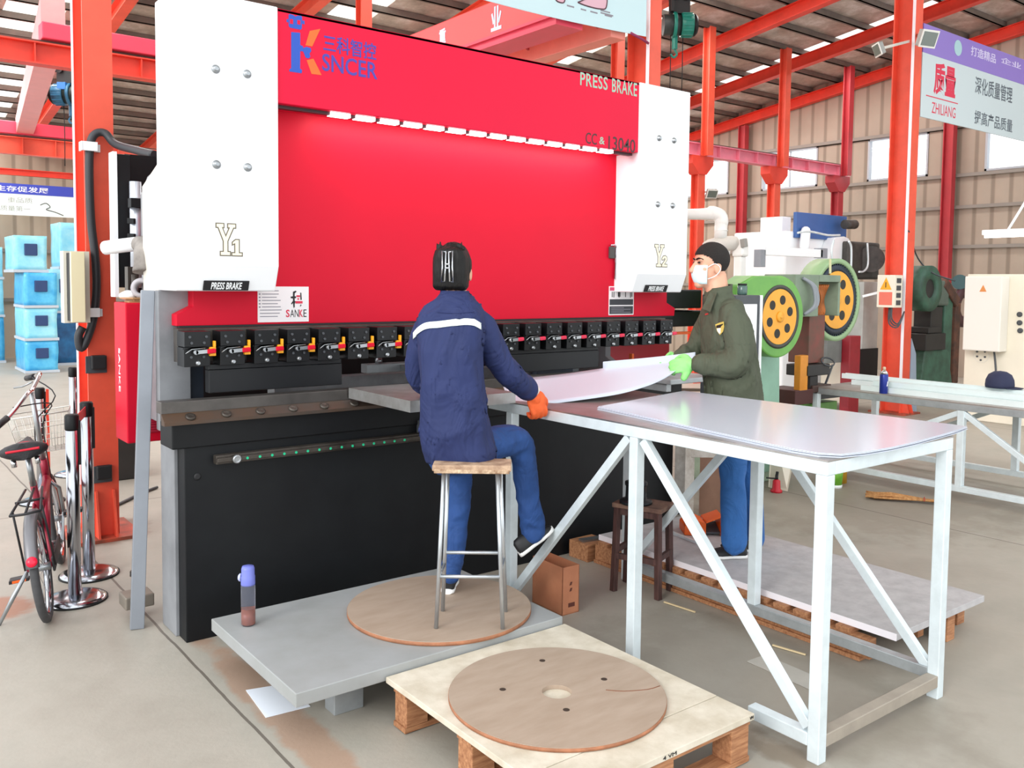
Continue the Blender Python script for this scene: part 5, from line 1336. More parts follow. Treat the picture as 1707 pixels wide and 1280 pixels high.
# stacks wrapped in blue film
FILM = mat('blue_film', '63C6EC', .3, hex2='2FA0DC', scale=5, bump=.5, bscale=9, spec=.6)
FILMD = mat('blue_film_dark', '1B6FA6', .35, hex2='0F4A78', scale=4, bump=.4, bscale=9)
FILML = mat('pale_film', 'A5E4F2', .3, hex2='7CD2EC', scale=5, bump=.5, bscale=9)
HOLE = mat('dark_opening', '26406E', .4)
SLATB = mat('pallet_grey', 'B9C3CC', .7)
def crate(lab, X0, X1, Y, dy, z0, z1, film=FILM, hole=True):
    t = thing('wrapped_crate', lab, 'wrapped crate', ((X0+X1)/2, Y+dy/2, z0), group='crates wrapped in blue film')
    b = B().box(X0, X1, Y, Y+dy, z0+.04, z1)
    bmesh.ops.subdivide_edges(b.bm, edges=b.bm.edges[:], cuts=7, use_grid_fill=True)
    cx, cy = (X0+X1)/2, Y+dy/2
    for v in b.bm.verts:
        k = noise.noise(v.co*4.0+V((X0*3, z0*5, 0)))*.018
        v.co.x += k*(1 if v.co.x > cx else -1)*.8; v.co.y += k*(1 if v.co.y > cy else -1)*.5
    for f in b.bm.faces: f.smooth = True
    obj('wrapping', b, film, t)
    obj('base_board', B().box(X0-.02, X1+.02, Y-.02, Y+dy, z0, z0+.045), SLATB, t)
    if hole:
        w = X1-X0; zc = z0+(z1-z0)*.62
        obj('opening', B().box(X0+w*.3, X0+w*.7, Y-.03, Y+.03, zc-(z1-z0)*.16, zc+(z1-z0)*.16), HOLE, t, bevel=.01)
Ya = 16.52
zs_ = [0.005, .545, 1.09, 1.68, 2.29]
LBS = ['blue-wrapped crate at the bottom of the tallest stack, far left', 'blue-wrapped crate second from the floor in the tallest stack', 'blue-wrapped crate third from the floor in the tallest stack', 'blue-wrapped crate on top of the tallest stack, far left']
for i in range(4):
    X0, X1 = (2.6, 3.08) if i < 3 else (2.47, 2.95)
    crate(LBS[i], X0, X1, Ya+(0 if i < 3 else .05), 1.0, zs_[i], zs_[i+1]-.005, FILM if i % 2 == 0 else FILML)
for i, (z0, z1) in enumerate(((0, .85), (.855, 1.55), (1.555, 2.15))):
    crate(['bottom blue-wrapped crate at the left border', 'middle blue-wrapped crate at the left border', 'top blue-wrapped crate at the left border'][i], 2.0, 2.62, 18.9, .8, z0, z1, FILML if i else FILM, i > 0)
crate('dark blue wrapped crate between the tall stack and the orange column', 3.2, 3.75, 17.8, 1.0, 0, .95, FILMD, False)
crate('pale blue wrapped crate on top of the dark one by the orange column', 3.2, 3.75, 17.82, .95, .955, 1.75, FILML)
crate('tall pale blue wrapped bundle on top, partly hidden by the cream box', 3.4, 3.8, 17.9, .8, 1.755, 2.6, FILML, False)

# left wall banner
BLUEB = mat('banner_blue', '3A49B4', .5); BWHITE = mat('banner_white', 'E8F2EE', .55)
t = thing('wall_banner', 'wide banner with a blue band on the back wall, behind the blue stacks', 'banner', (3, 19.1, 2.77))
obj('panel', B().box(-2, 4.1, 19.09, 19.11, 2.765, 3.165), BWHITE, t)
obj('blue_band', B().box(-2, 4.1, 19.085, 19.11, 3.165, 3.355), BLUEB, t)
text('以质量求生存促发展', (1.85, 19.085, 3.2), 1.6, .11, WHITE, t, bold=.01)
PG2 = mat('print_pale', '9A9C90', .6)
text('重品质', (2.75, 19.09, 3.0), .42, .1, PG2, t); text('质量第一', (2.63, 19.09, 2.84), .5, .1, PG2, t)
obj('drawing', B().tube([(3.3,19.088,2.98),(3.4,19.088,3.02),(3.47,19.088,2.95),(3.4,19.088,2.9),(3.55,19.088,2.86),(3.7,19.088,2.8)], .008, 6, sub=4), mat('print_dark', '4B4A40', .6), t)

# banner on the right
t = thing('wall_banner', 'grey banner with red Chinese characters and a purple band, upper right', 'banner', (12.3, 5.8, 3.7))
BG2 = mat('banner_grey', 'C9D6D9', .5); PUR = mat('banner_purple', '8E78C6', .5); BR_ = mat('banner_red', 'D9304F', .5); BDK = mat('banner_dark', '55606A', .5)
obj('panel', B().box(10.86, 15.0, 5.8, 5.815, 3.72, 4.51), BG2, t)
obj('purple_band', B().box(10.86, 15.0, 5.797, 5.815, 4.51, 4.86), PUR, t)
def btx(s, x0, y0, x1, y1, m, bold=0):
    a, c = at(x0, y0, Y=5.8), at(x1, y1, Y=5.8)
    text(s, (a.x, 5.8 if a.z < 4.5 else 5.797, a.z), c.x-a.x, c.z-a.z, m, t, bold=bold)
btx('质量', 1556, 156, 1594, 113, BR_, .03); btx('ZHILIANG', 1553, 188, 1593, 180, BR_, 0)
obj('underline', B().box(10.98, 11.8, 5.798, 5.8, at(1556,162,Y=5.8).z-.006, at(1556,162,Y=5.8).z+.006), BR_, t)
btx('深化质量管理', 1625, 155, 1688, 146, BDK, .01); btx('提高产品质量', 1624, 206, 1688, 200, BDK, .01)
btx('打造精品', 1618, 92, 1660, 91, mat('banner_pale', 'D9D2EE', .5), .01); btx('企业', 1668, 104, 1702, 106, mat('banner_pale', 'D9D2EE'), .01)
a = at(1597, 80, Y=5.797)
obj('round_emblem', B().lathe((a.x, 5.797, a.z), [(.1,0),(.1,.003)], (0,-1,0), 24), mat('banner_mint', 'A9CDD3', .5), t)
# banner at the top centre
t = thing('wall_banner', 'pale blue banner with pink feet drawings hanging at the top centre', 'banner', (5, 5.775, 3.8))
b = B(); n = 24; Tp = []; Bt = []
for i in range(n+1):
    x = 3.6+2.35*i/n; sag = .045*math.sin(math.pi*i/n)
    Bt.append((x, 3.815-sag*.6+.02*(i/n))); Tp.append((x, 4.75))
b.prism(Bt+list(reversed(Tp)), 'y', 5.77, 5.776)
obj('panel', b, mat('banner_pale_blue', 'C3DDE2', .5), t)
FOOT = mat('print_pink', 'D9AEBB', .6)
def tp(x, y): q = at(x, y, Y=5.77); return (q.x, q.z)
def foot(pix, par):
    o = obj('foot_outline', B().tube([V((tp(x,y)[0], 5.7685, tp(x,y)[1])) for x, y in pix], .006, 6, sub=4), mat('print_outline', '5B3A44', .6), par)
    obj('foot_drawing', B().prism([(v.x, v.z) for v in spline([V((tp(x,y)[0], tp(x,y)[1], 0)).xzy for x, y in pix], 4)], 'y', 5.769, 5.77), FOOT, o)
foot([(963,4),(972,8),(985,12),(1000,15),(1010,13),(1011,-10),(1000,-30),(985,-30),(984,-8),(972,0),(963,4)], t)
foot([(925,-2),(930,3),(940,4),(941,-10),(930,-12),(925,-2)], t)
ln = B()
for x0, x1, y in ((945,957,9),(968,977,15),(984,996,19),(1001,1017,17),(1008,1020,25),(1001,1022,21)):
    q0, q1 = at(x0,y,Y=5.77), at(x1,y+ (x1-x0)*.2,Y=5.77); ln.box(q0.x, q1.x, 5.7685, 5.77, q0.z-.006, q0.z+.006)
obj('print_lines', ln, PGREY, t)
obj('tie_rope', B().tube([(5.75,5.765,3.83),(5.9,5.765,3.8),(5.98,5.77,3.78)], .012, 8), mat('rope_purple', '8C2B55', .6), t)

# flood lights
def flood(lab, c, n_, s, back):
    c, n_ = V(c), V(n_).normalized(); sd = n_.cross(UP).normalized(); up = sd.cross(n_)
    t = thing('flood_light', lab, 'flood light', c)
    obj('housing', B().obb(c, sd*s, n_*(s*.28), up*(s*.8)), mat('lamp_grey', '9B9C98', .45, .3), t, bevel=.01)
    obj('rim', B().obb(c+n_*(s*.28+.004), sd*(s*1.05), n_*.006, up*(s*.85)), mat('lamp_rim', 'E7E6DF', .4), t, bevel=.004)
    obj('lens', B().obb(c+n_*(s*.28+.012), sd*(s*.86), n_*.003, up*(s*.66)), mat('lamp_lens', '6B746D', .12), t)
    obj('bracket', B().bar(c-n_*s*.3, V(back), .03), mat('lamp_bracket', 'D8D5CC', .5), t)
flood('square flood light on the right column, beside the purple banner', at(1545,64,Y=5.55), -RH*-.3-FH*.8-UP*.35, .12, at(1530,58,Y=5.8))
flood('flood light on the left side of the right column, seen edge-on', at(1466,82,Y=5.85), -RH*.9-UP*.35, .09, V((10.63, 5.86, at(1490,60,Y=5.85).z)))
flood('small flood light on the first crane post of the right row, above the robot arm', at(1186,322,Y=9.45), RH*.2-FH*.8-UP*.5, .09, at(1175,320,Y=9.6))

# electrical box on the right column
X0, X1, Z0, Z1 = span(1470, 458, 1496, 514, 5.62)
t = thing('electrical_box', 'white electrical box with a yellow warning triangle on the right column', 'electrical box', ((X0+X1)/2, 5.7, Z0))
obj('body', B().box(10.32, 10.5, 5.75, 5.98, Z0, Z1), CREAM, t, bevel=.005)
obj('mount', B().box(10.5, 10.63, 5.82, 5.9, Z0+.05, Z1-.05), GREY, t)
zc = Z0+(Z1-Z0)*.55
obj('warning_label', B().prism([(5.79, zc), (5.94, zc), (5.865, zc+.15)], 'x', 10.3175, 10.32), YELLOW, t)
obj('warning_bolt', B().box(10.315, 10.3175, 5.86, 5.87, zc+.025, zc+.09), INK, t)
obj('red_label', B().box(10.317, 10.32, 5.78, 5.95, Z0+.03, zc-.03), mat('label_red', 'E2705C', .5), t)
sw_ = B()
for k in range(4): sw_.box(10.36, 10.46, 5.746, 5.75, Z0+.03+.09*k, Z0+.09+.09*k)
obj('switch_windows', sw_, DKGREY, t)
cb = B()
for k in range(3): cb.tube([(10.36+.04*k, 5.8+.04*k, Z0), (10.37+.04*k, 5.8+.04*k, Z0-.14-.03*k), (10.48, 5.78, Z0-.2-.02*k), (10.6, 5.77, Z0-.05)], .009, 8, sub=4)
obj('cables', cb, DKGREY, t)
solo('hanging_cable', 'thin cable sagging from the right column to the old green press', 'cable', B().tube([(10.66,5.785,Z1+.55), at(1530,430,d=12), at(1555,455,d=12), at(1592,468,d=12)], .01, 8, sub=6), DKGREY)
solo('pale_plate', 'pale blue-grey steel plate leaning at the foot of the right column', 'plate', B().prism([(10.86,0),(11.05,0),(10.98,.75),(10.86,.95)], 'y', 5.8, 5.815), mat('pale_blue_paint', '9FB2C8', .5))

# green power press with two wheels
GP = mat('press_green', '6DAA4A', .42, var=.12, scale=5, hex2='5D9A44'); SEA = mat('press_seafoam', '8FB8A2', .5, var=.14, scale=5); YEL2 = mat('wheel_yellow', 'F0A62E', .45, var=.08, scale=8)
GGR = mat('press_grey_green', '7E8F7A', .5, var=.2, scale=5); COPPER = mat('copper_wire', 'B5672F', .4, .5, var=.3, scale=12); BLUEG = mat('guard_blue', '5B78B5', .45, var=.1)
c1 = V(at(1299, 528, Y=4.15)); c2 = V(at(1396, 500, Y=4.72))
t = thing('power_press', 'green power press with yellow spoked wheels, right of the man in green', 'press', (6.2, 4.5, 0))
def wheel(c, r, par, n=6, ang=0):
    b = B()
    b.lathe(c+V((0,.03,0)), [(r,-.03),(r,.03)], (0,-1,0), 40)
    w_ = obj('flywheel', b, YEL2, par)
    for k in range(n):
        a = ang+2*math.pi*k/n; q = c+V((math.cos(a)*r*.62, -.0, math.sin(a)*r*.62))
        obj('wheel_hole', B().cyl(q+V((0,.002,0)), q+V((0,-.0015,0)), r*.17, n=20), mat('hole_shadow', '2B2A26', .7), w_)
    obj('hub', B().lathe(c, [(r*.2,0),(r*.2,.008),(r*.14,.012),(r*.05,.012),(r*.04,.018)], (0,-1,0), 20), YEL2, w_)
    return w_
R1 = .315
gd = B()
pts = []
for k in range(41):
    a = math.radians(-150+300*k/40-0)
    pts.append((c1.x+R1*math.sin(a+math.pi)*-1, 0))
ring = []
for k in range(48):
    a = 2*math.pi*k/48; ring.append((c1.x+R1*math.cos(a), c1.z+R1*math.sin(a)))
# round guard with a tail towards the motor: outline of a circle stretched up to the left
tail = [(c1.x+R1*math.cos(math.radians(a)), c1.z+R1*math.sin(math.radians(a))) for a in range(-170, 101, 6)]
tail += [(c1.x-.32, c1.z+.31), (c1.x-.5, c1.z+.24), (c1.x-.52, c1.z+.02)]
obj('belt_guard', B().prism(tail, 'y', c1.y+.0, c1.y+.19), GP, t, bevel=.012)
obj('guard_rim', B().ringlathe(c1, [(.215,-.006),(.245,-.006),(.245,.006),(.215,.006)], (0,1,0), 40), mat('guard_dark', '3A3A34', .5), t)
wheel(V((c1.x, c1.y-.006, c1.z)), .212, t, 6, .3)
text('ZHONGYI', (c1.x-.09, c1.y-.0005, c1.z-.275), .16, .025, mat('print_brown', '8A4A2E', .6), t) if False else None
R2 = .385
obj('gear_guard', B().ringlathe(c2+V((0,.1,0)), [(R2-.045,-.1),(R2,-.1),(R2,.1),(R2-.045,.1)], (0,1,0), 44), mat('guard_pale_green', '93B184', .5, var=.1), t)
obj('guard_back', B().cyl(c2+V((0,.16,0)), c2+V((0,.2,0)), R2-.02, n=44), BLUEG, t)
g = B().ringlathe(c2+V((0,.05,0)), [(.265,-.045),(.325,-.045),(.325,.045),(.265,.045)], (0,1,0), 44)
for k in range(60):
    a = 2*math.pi*k/60; q = c2+V((math.cos(a)*.33, .05, math.sin(a)*.33)); d = V((math.cos(a),0,math.sin(a)))
    g.obb(q, V((0,.04,0)), d.cross(V((0,1,0)))*.007, d*.01)
obj('gear_ring', g, mat('gear_dark', '23303F', .45, .4), t)
wheel(c2, .268, t, 6, 0)
obj('crown_plate', B().ringlathe(c2+V((0,-.02,0)), [(R2-.1,-.03),(R2-.02,-.03),(R2-.02,-.02),(R2-.1,-.02)], (0,1,0), 44), BLUEG, t) if False else None
# body
b = B(); face(b, 1277, 585, 1324, 700, 4.2, .45); X0, X1, Z0, Z1 = span(1277, 585, 1324, 700, 4.2)
obj('column', B().prism([(X0, .1), (X1+.05, .1), (X1, 1.3), (X0, 1.3)], 'y', 4.34, 4.75), SEA, t, bevel=.01)
X0, X1, Z0, Z1 = span(1337, 458, 1366, 528, 4.35)
hdp = obj('head', B().box(X0-.1, X1, 4.35, 4.66, Z0, Z1).box(X1, X1+.32, 4.35, 4.6, Z1-.06, Z1).box(X1+.29, X1+.32, 4.35, 4.6, Z0, Z1-.06), GGR, t, bevel=.006)
cw = B()
for k in range(7): cw.tube([(X1+.03+.03*k, 4.4, Z1-.08), (X1+.08+.02*k, 4.38+.01*k, Z0+.14), (X1+.04+.025*k, 4.42, Z0+.02), (X1-.02+.03*k, 4.5, Z0-.04)], .011, 6, sub=4)
obj('copper_pipes', cw, COPPER, t)
hs = B()
for k in range(3): hs.tube([(X0-.02, 4.34, Z1-.03), (X0+.06+.02*k, 4.3, Z1-.1), (X0+.08+.02*k, 4.29, Z0+.1), (X0-.02, 4.32, Z0+.02)], .013, 8, sub=4)
obj('hoses', hs, GREY, t)
def pbox(name, r, Y, dy, m, bev=.006): return obj(name, face(B(), *r, Y, dy), m, t, bevel=bev)
pbox('yellow_guide', (1333,592,1348,652), 4.36, .06, mat('guide_orange', 'D98A22', .5, var=.2)); pbox('ram_frame', (1347,520,1376,606), 4.42, .2, mat('rusty_brown', '5B4436', .6, hex2='7A3F36', scale=9))
pbox('ram_slide', (1344,606,1384,628), 4.36, .2, mat('greasy_black', '221D1C', .5, var=.3)); pbox('tool_post', (1350,626,1364,648), 4.38, .1, mat('greasy_black', '221D1C'))
pbox('die_block', (1355,640,1386,655), 4.36, .18, mat('greasy_brown', '45302A', .6)); pbox('bed_plate', (1352,654,1402,668), 4.46, .4, DKGREY); pbox('bed_rust', (1325,648,1356,676), 4.36, .3, mat('dark_rust', '4A2422', .6))
pbox('bed_base', (1352,668,1396,690), 4.5, .36, GP)
obj('wheel_handle', B().ringlathe(at(1380,603,Y=4.36), [(.05,-.005),(.06,-.005),(.06,.005),(.05,.005)], (-.3,-.5,.8), 24).bar(at(1388,608,Y=4.4), at(1376,640,Y=4.4), .014), DKGREY, t)
obj('strap', B().bar(at(1384,432,Y=4.28), at(1384,456,Y=4.28), .02, .01), mat('strap_cream', 'C9C79A', .7), t)
pb = at(1345, 822, Z=0)
obj('base', B().prism([(pb.x-.35, 0), (pb.x+.35, 0), (pb.x+.5, .35), (pb.x+.3, .62), (pb.x-.35, .62)], 'y', 4.4, 4.9), mat('base_pale_green', 'A9BDA4', .5, var=.2), t, bevel=.02)
solo('panel_sheet', 'off-white sheet panel leaning by the green press, seen under the table', 'panel', B().hexa([at(1281,812,Z=0.0), at(1313,819,Z=0.0), at(1313,819,Z=0)+FH*.01, at(1281,812,Z=0)+FH*.01, at(1288,700,d=7.1), at(1335,705,d=7.1), at(1335,705,d=7.1)+FH*.01, at(1288,700,d=7.1)+FH*.01]), CREAM)
p = at(1294, 820, Z=0)
t = thing('bottle_jack', 'small red bottle jack with a black lever on the floor, seen under the table', 'jack', p)
obj('body', B().lathe(p, [(.045,0),(.045,.015),(.032,.025),(.028,.09),(.014,.1)], n=18), mat('jack_red', 'C4182C', .4), t)
obj('ram', B().cyl(p+UP*.09, p+UP*.135, .012), INK, t); obj('lever', B().bar(p+UP*.105, p+UP*.11-RH*.08, .01), INK, t); obj('nozzle', B().bar(p+UP*.12, p+UP*.16+RH*.005, .016), INK, t)
# paint bucket
p = at(1392, 812, Z=0)
t = thing('bucket', 'small green bucket with a wire handle behind the front table leg', 'bucket', p)
obj('body', B().lathe(p, [(.05,0),(.062,.19),(.056,.19),(.046,.01)], n=24), mat('bucket_green', '7DBB3A', .4, hex2='5B9B2B', scale=15), t)
obj('foot_ring', B().lathe(p, [(.053,0),(.054,.025)], n=24), WHITE, t)
obj('handle', B().tube([p+RH*.06+UP*.18, p+RH*.03+UP*.13-FH*.05, p-RH*.03+UP*.13-FH*.05, p-RH*.06+UP*.18], .004, 6, sub=4), WHITE, t)
p = at(1404, 808, Z=0)+FH*.1
solo('yellow_drum', 'yellow drum standing behind the green bucket', 'drum', B().lathe(p, [(.07,0),(.07,.24),(.05,.25)], n=20), mat('drum_yellow', 'C99426', .5, var=.2))

# dark-framed cabinet with a jar on top, left of the green press
X0, X1, Z0, Z1 = span(1244, 492, 1270, 660, 3.75)
t = thing('tool_cabinet', 'dark-framed tool cabinet with a white door between the man and the green press', 'cabinet', (X0, 3.9, 0))
obj('body', B().box(X0-.12, X1, 3.76, 4.05, .62, Z1), DKGREY, t, bevel=.006)
obj('door', B().box(X0-.08, X1-.045, 3.75, 3.76, .8, Z1-.06), WHITE, t, bevel=.004)
obj('door_edge', B().box(X1-.006, X1+.006, 3.745, 3.765, .62, Z1), WHITE, t)
obj('lower_body', B().box(X0-.1, X1-.01, 3.8, 4.05, .0, .62), mat('pale_brick_pink', 'C9A08A', .6, var=.15), t)
p = V(((X0+X1)/2+.0, 3.86, Z1))
t = thing('jar', 'dark glass jar standing on the tool cabinet by the green wheel guard', 'jar', p)
obj('glass', B().lathe(p, [(.03,0),(.034,.01),(.034,.06),(.027,.066)], n=18), mat('jar_glass', '4C6660', .12), t); obj('lid', B().cyl(p+UP*.066, p+UP*.078, .031, n=18), INK, t)

# white robot arm
t = thing('robot_arm', 'white industrial robot arm rising behind the man in green', 'robot', at(1240, 640, d=9.3))
ROB = mat('robot_white', 'EDEBE6', .4, var=.05); ROBG = mat('robot_grey', '8F8C86', .45)
def q9(x, y, d=9.3): return at(x, y, d=d)
obj('upper_arm', B().limb([(q9(1120,357),.055),(q9(1165,357),.058),(q9(1190,356),.07)], 16, 4), ROB, t)
obj('elbow_joint', B().limb([(q9(1186,354),.07),(q9(1200,360),.075),(q9(1203,372),.07)], 16, 4), ROB, t)
obj('forearm', B().cyl(q9(1202,372), q9(1201,398), .066, n=20).cyl(q9(1202,384), q9(1202,385.5), .07, n=20), ROB, t)
obj('shoulder', B().limb([(q9(1182,412),.08),(q9(1200,408),.085),(q9(1222,405),.075)], 16, 4), mat('robot_cloth', 'D5CFC6', .6, var=.12), t)
obj('wrist_bracket', B().bar(q9(1212,410), q9(1209,440), .07, .05).bar(q9(1200,420), q9(1203,445), .03, .04), ROB, t, bevel=.01)
obj('shoulder_box', B().bar(q9(1234,396), q9(1234,428), .11, .14), ROB, t, bevel=.02)
obj('grey_cap', B().bar(q9(1239,398,9.2), q9(1241,412,9.2), .05, .06), ROBG, t, bevel=.006)
obj('pillar', B().bar(q9(1234,428), V((q9(1234,600).x, q9(1234,600).y, 0)), .085, .085), ROB, t, bevel=.01)
gp = q9(1234, 600); obj('foot_plate', B().box(gp.x-.2, gp.x+.2, gp.y-.2, gp.y+.2, 0, .03), ROBG, t)
# white press brake standing at the back
t = thing('press_brake', 'white and blue press machine in the background behind the green power press', 'press brake', (10, 6.5, 0))
Yw = 6.62
obj('end_panel', face(B(), 1296, 362, 1319, 640, 7.2, .35), WHITE, t, bevel=.01)
X0, X1, Z0, Z1 = span(1328, 392, 1412, 600, 6.7)
obj('body', B().box(X0-.3, X1-.0, 6.7, 7.5, .3, Z1), WHITE, t, bevel=.02)
obj('top_beam', face(B(), 1327, 361, 1412, 396, 6.66, .05), mat('beam_blue', '3A62A0', .45, var=.08), t, bevel=.006)
obj('cylinder', B().limb([(at(1343,385,Y=6.6),.06),(at(1341,412,Y=6.6),.06)], 14, 3), WHITE, t)
obj('front_rail', face(B(), 1275, 416, 1372, 425, 6.4, .1), WHITE, t, bevel=.005); obj('rail_corner', face(B(), 1268, 416, 1277, 445, 6.4, .1), GREY, t, bevel=.005)
obj('rail_end', face(B(), 1368, 414, 1380, 430, 6.4, .1), GREY, t, bevel=.005)
obj('side_body', face(B(), 1434, 470, 1466, 655, 6.3, .6), mat('side_grey', 'B5B6B1', .5, var=.12), t, bevel=.01)
obj('lower_post', face(B(), 1402, 575, 1413, 672, 6.25, .3), CREAM, t, bevel=.006)
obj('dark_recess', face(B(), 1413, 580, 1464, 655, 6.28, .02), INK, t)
obj('control_panel', face(B(), 1378, 566, 1404, 606, 6.15, .1), mat('panel_greys', '6C706E', .5, var=.2), t, bevel=.006)
eq = B(); face(eq, 1414, 405, 1468, 465, 6.45, .3)
obj('motor_block', eq, mat('motor_dark', '4B4844', .5, hex2='2C2A28', scale=8), t, bevel=.03)
obj('pump', B().cyl(at(1408,374,Y=6.5), at(1425,374,Y=6.5), .06, n=16), mat('motor_dark', '4B4844'), t)
obj('motor', B().cyl(at(1452,432,Y=6.44), at(1452,432,Y=6.36), .17, n=24), mat('motor_dark', '4B4844'), t)
pp_ = B()
for (x0,y0),(x1,y1),(x2,y2),(x3,y3) in (((1390,400),(1386,418),(1388,440),(1386,445)),((1415,402),(1419,412),(1419,440),(1418,450)),((1446,405),(1447,440),(1440,452),(1432,453)),((1330,388),(1350,386),(1380,392),(1400,392))):
    pp_.tube([at(x,y,Y=6.3) for x,y in ((x0,y0),(x1,y1),(x2,y2),(x3,y3))], .013, 8, sub=4)
obj('pipes', pp_, GALV, t)
obj('head_plate', B().prism([(span(1388,0,1389,1,6.55)[0], at(1388,455,Y=6.55).z), (at(1418,455,Y=6.55).x, at(1418,455,Y=6.55).z), (at(1416,398,Y=6.55).x, at(1416,398,Y=6.55).z), (at(1408,394,Y=6.55).x, at(1408,394,Y=6.55).z), (at(1392,396,Y=6.55).x, at(1392,396,Y=6.55).z)], 'y', 6.55, 6.7), WHITE, t, bevel=.01)
obj('push_rod', B().bar(at(1438,494,Y=6.2), at(1470,486,Y=6.0), .03), WHITE, t)
solo('red_toolbox', 'dark red box beside the green wheel, against the grey machine side', 'box', B().box(at(1416,600,Y=6.05).x, at(1434,600,Y=6.05).x, 6.05, 6.17, 0, at(1425,560,Y=6.05).z), mat('toolbox_red', '8E1C28', .45, var=.2), bevel=.01)
# old dark green press
OG = mat('old_green', '3F6B57', .5, hex2='2E4B3E', scale=6); OD = mat('old_dark', '2B2A28', .55, var=.3); ORU = mat('old_rust', '6A4230', .65, hex2='3F2C24', scale=8)
Yo = 6.1
t = thing('power_press', 'old dark green power press right of the big right column', 'press', at(1560, 700, Y=Yo)*1.0)
co = at(1549, 481, Y=Yo)
obj('flywheel', B().ringlathe(co+V((0,.08,0)), [(.13,-.1),(.31,-.1),(.31,.12),(.13,.12)], (0,1,0), 40), OG, t)
obj('hub', B().cyl(co, co+V((0,.16,0)), .15, n=28), OD, t)
obj('back_box', face(B(), 1560, 468, 1584, 510, Yo+.1, .3), mat('old_green_grey', '5D6B60', .55, var=.2), t, bevel=.03)
obj('arm', B().bar(at(1570,470,Y=Yo+.15), at(1592,505,Y=Yo+.15), .12, .16), ORU, t, bevel=.02)
obj('frame_column', face(B(), 1570, 490, 1590, 640, Yo+.12, .3), OG, t, bevel=.02)
obj('rear_column', face(B(), 1588, 505, 1603, 640, Yo+.2, .3), ORU, t, bevel=.02)
obj('ram_slide', face(B(), 1551, 512, 1572, 560, Yo+.06, .25), OD, t, bevel=.01)
obj('die_set', B().box(*span(1541,555,1575,585,Yo)[:2], Yo-.02, Yo+.3, *span(1541,555,1575,585,Yo)[2:]).box(*span(1548,545,1570,556,Yo)[:2], Yo, Yo+.3, *span(1548,545,1570,556,Yo)[2:]), OD, t, bevel=.01)
f0, f1 = at(1531, 700, Y=Yo), at(1592, 700, Y=Yo); h0, h1 = at(1545, 583, Y=Yo), at(1583, 583, Y=Yo)
obj('foot_frame', B().prism([(f0.x, 0), (f1.x, 0), (h1.x, h1.z), (h0.x, h0.z)], 'y', Yo+.02, Yo+.4), OG, t, bevel=.015)
obj('motor', B().cyl(at(1600,470,Y=Yo+.3), at(1606,472,Y=Yo+.7), .11, n=20), mat('motor_teal', '3B5B5F', .5), t)
obj('belt_wheel', B().ringlathe(at(1606,512,Y=Yo+.3), [(.15,-.03),(.3,-.03),(.3,.03),(.15,.03)], (0,1,0), 30), mat('wheel_maroon', '4B2B30', .5), t)
# cream machine with its control box
t = thing('control_cabinet', 'cream machine body at the right edge with a control box on its front', 'cabinet', (9.6, 4.5, 0))
w0 = at(1603, 698, Z=0); wd = V((0, -1, 0)); wn = V((-1, 0, 0)); wl = 2.2
def wp(x, y):
    """point on the front of the machine"""
    dr = (at(x, y, d=1.0)-EYE); k = (w0-EYE).dot(wn)/dr.dot(wn); return EYE+dr*k
zt_ = wp(1640, 457).z
obj('machine_body', B().obb(w0+wd*wl/2-wn*.3+UP*zt_/2, wd*(wl/2), wn*.3, UP*(zt_/2)), CREAM, t, bevel=.01)
a, c = wp(1617, 582), wp(1684, 461)
m_ = (a+c)/2; hw = (c-a).dot(wd)/2
cb = obj('control_box', B().obb(V((m_.x, m_.y, (a.z+c.z)/2))+wn*.1, wd*hw, wn*.1, UP*((c.z-a.z)/2)), mat('box_cream', 'E6E2DA', .42), t, bevel=.012)
tq = wp(1652, 482)+wn*.2035; tq2 = tq
b = B(); vs = [tq-wd*.04-UP*.03, tq+wd*.04-UP*.03, tq+UP*.05]
vA = [b.bm.verts.new(v) for v in vs]; vC = [b.bm.verts.new(v-wn*.003) for v in vs]; b.face(vA); b.face(list(reversed(vC)))
for i in range(3): b.face([vA[i], vA[(i+1)%3], vC[(i+1)%3], vC[i]])
obj('warning_sign', b, mat('sign_orange', 'D98B4A', .5), cb)
for x, y in ((1700,524),(1700,538),(1701,551)): obj('push_button', B().lathe(wp(x,y), [(.03,0),(.03,.015),(.02,.022)], wn, 16), DKGREY, t)
pt_ = [(1629,586),(1642,586),(1629,594),(1642,595),(1635,600)]
for x, y in pt_: obj('bolt', B().lathe(wp(x,y), [(.012,0),(.012,.008)], wn, 10), DKGREY, t)
obj('round_cover', B().ringlathe(wp(1636,592), [(.085,0),(.09,0),(.09,.003),(.085,.003)], wn, 24), mat('box_cream', 'E6E2DA'), t)
obj('cable', B().tube([wp(1660,582)+wn*.05, wp(1662,600)+wn*.05, wp(1664,620)+wn*.06, wp(1664,650)+wn*.06], .012, 8, sub=4), DKGREY, t)
obj('floor_cable', B().tube([wp(1692,680)+wn*.05, wp(1698,700)+wn*.08, wp(1706,715)+wn*.1, wp(1730,722)+wn*.12], .012, 8, sub=4), DKGREY, t)
# second table with profiles
X2, Y2a, Y2b, Z2 = 6.66, 2.2, 4.42, .745
t = thing('work_table', 'low grey tube table at right holding white steel profiles', 'table', (7.3, 3.4, 0))
xw = .98
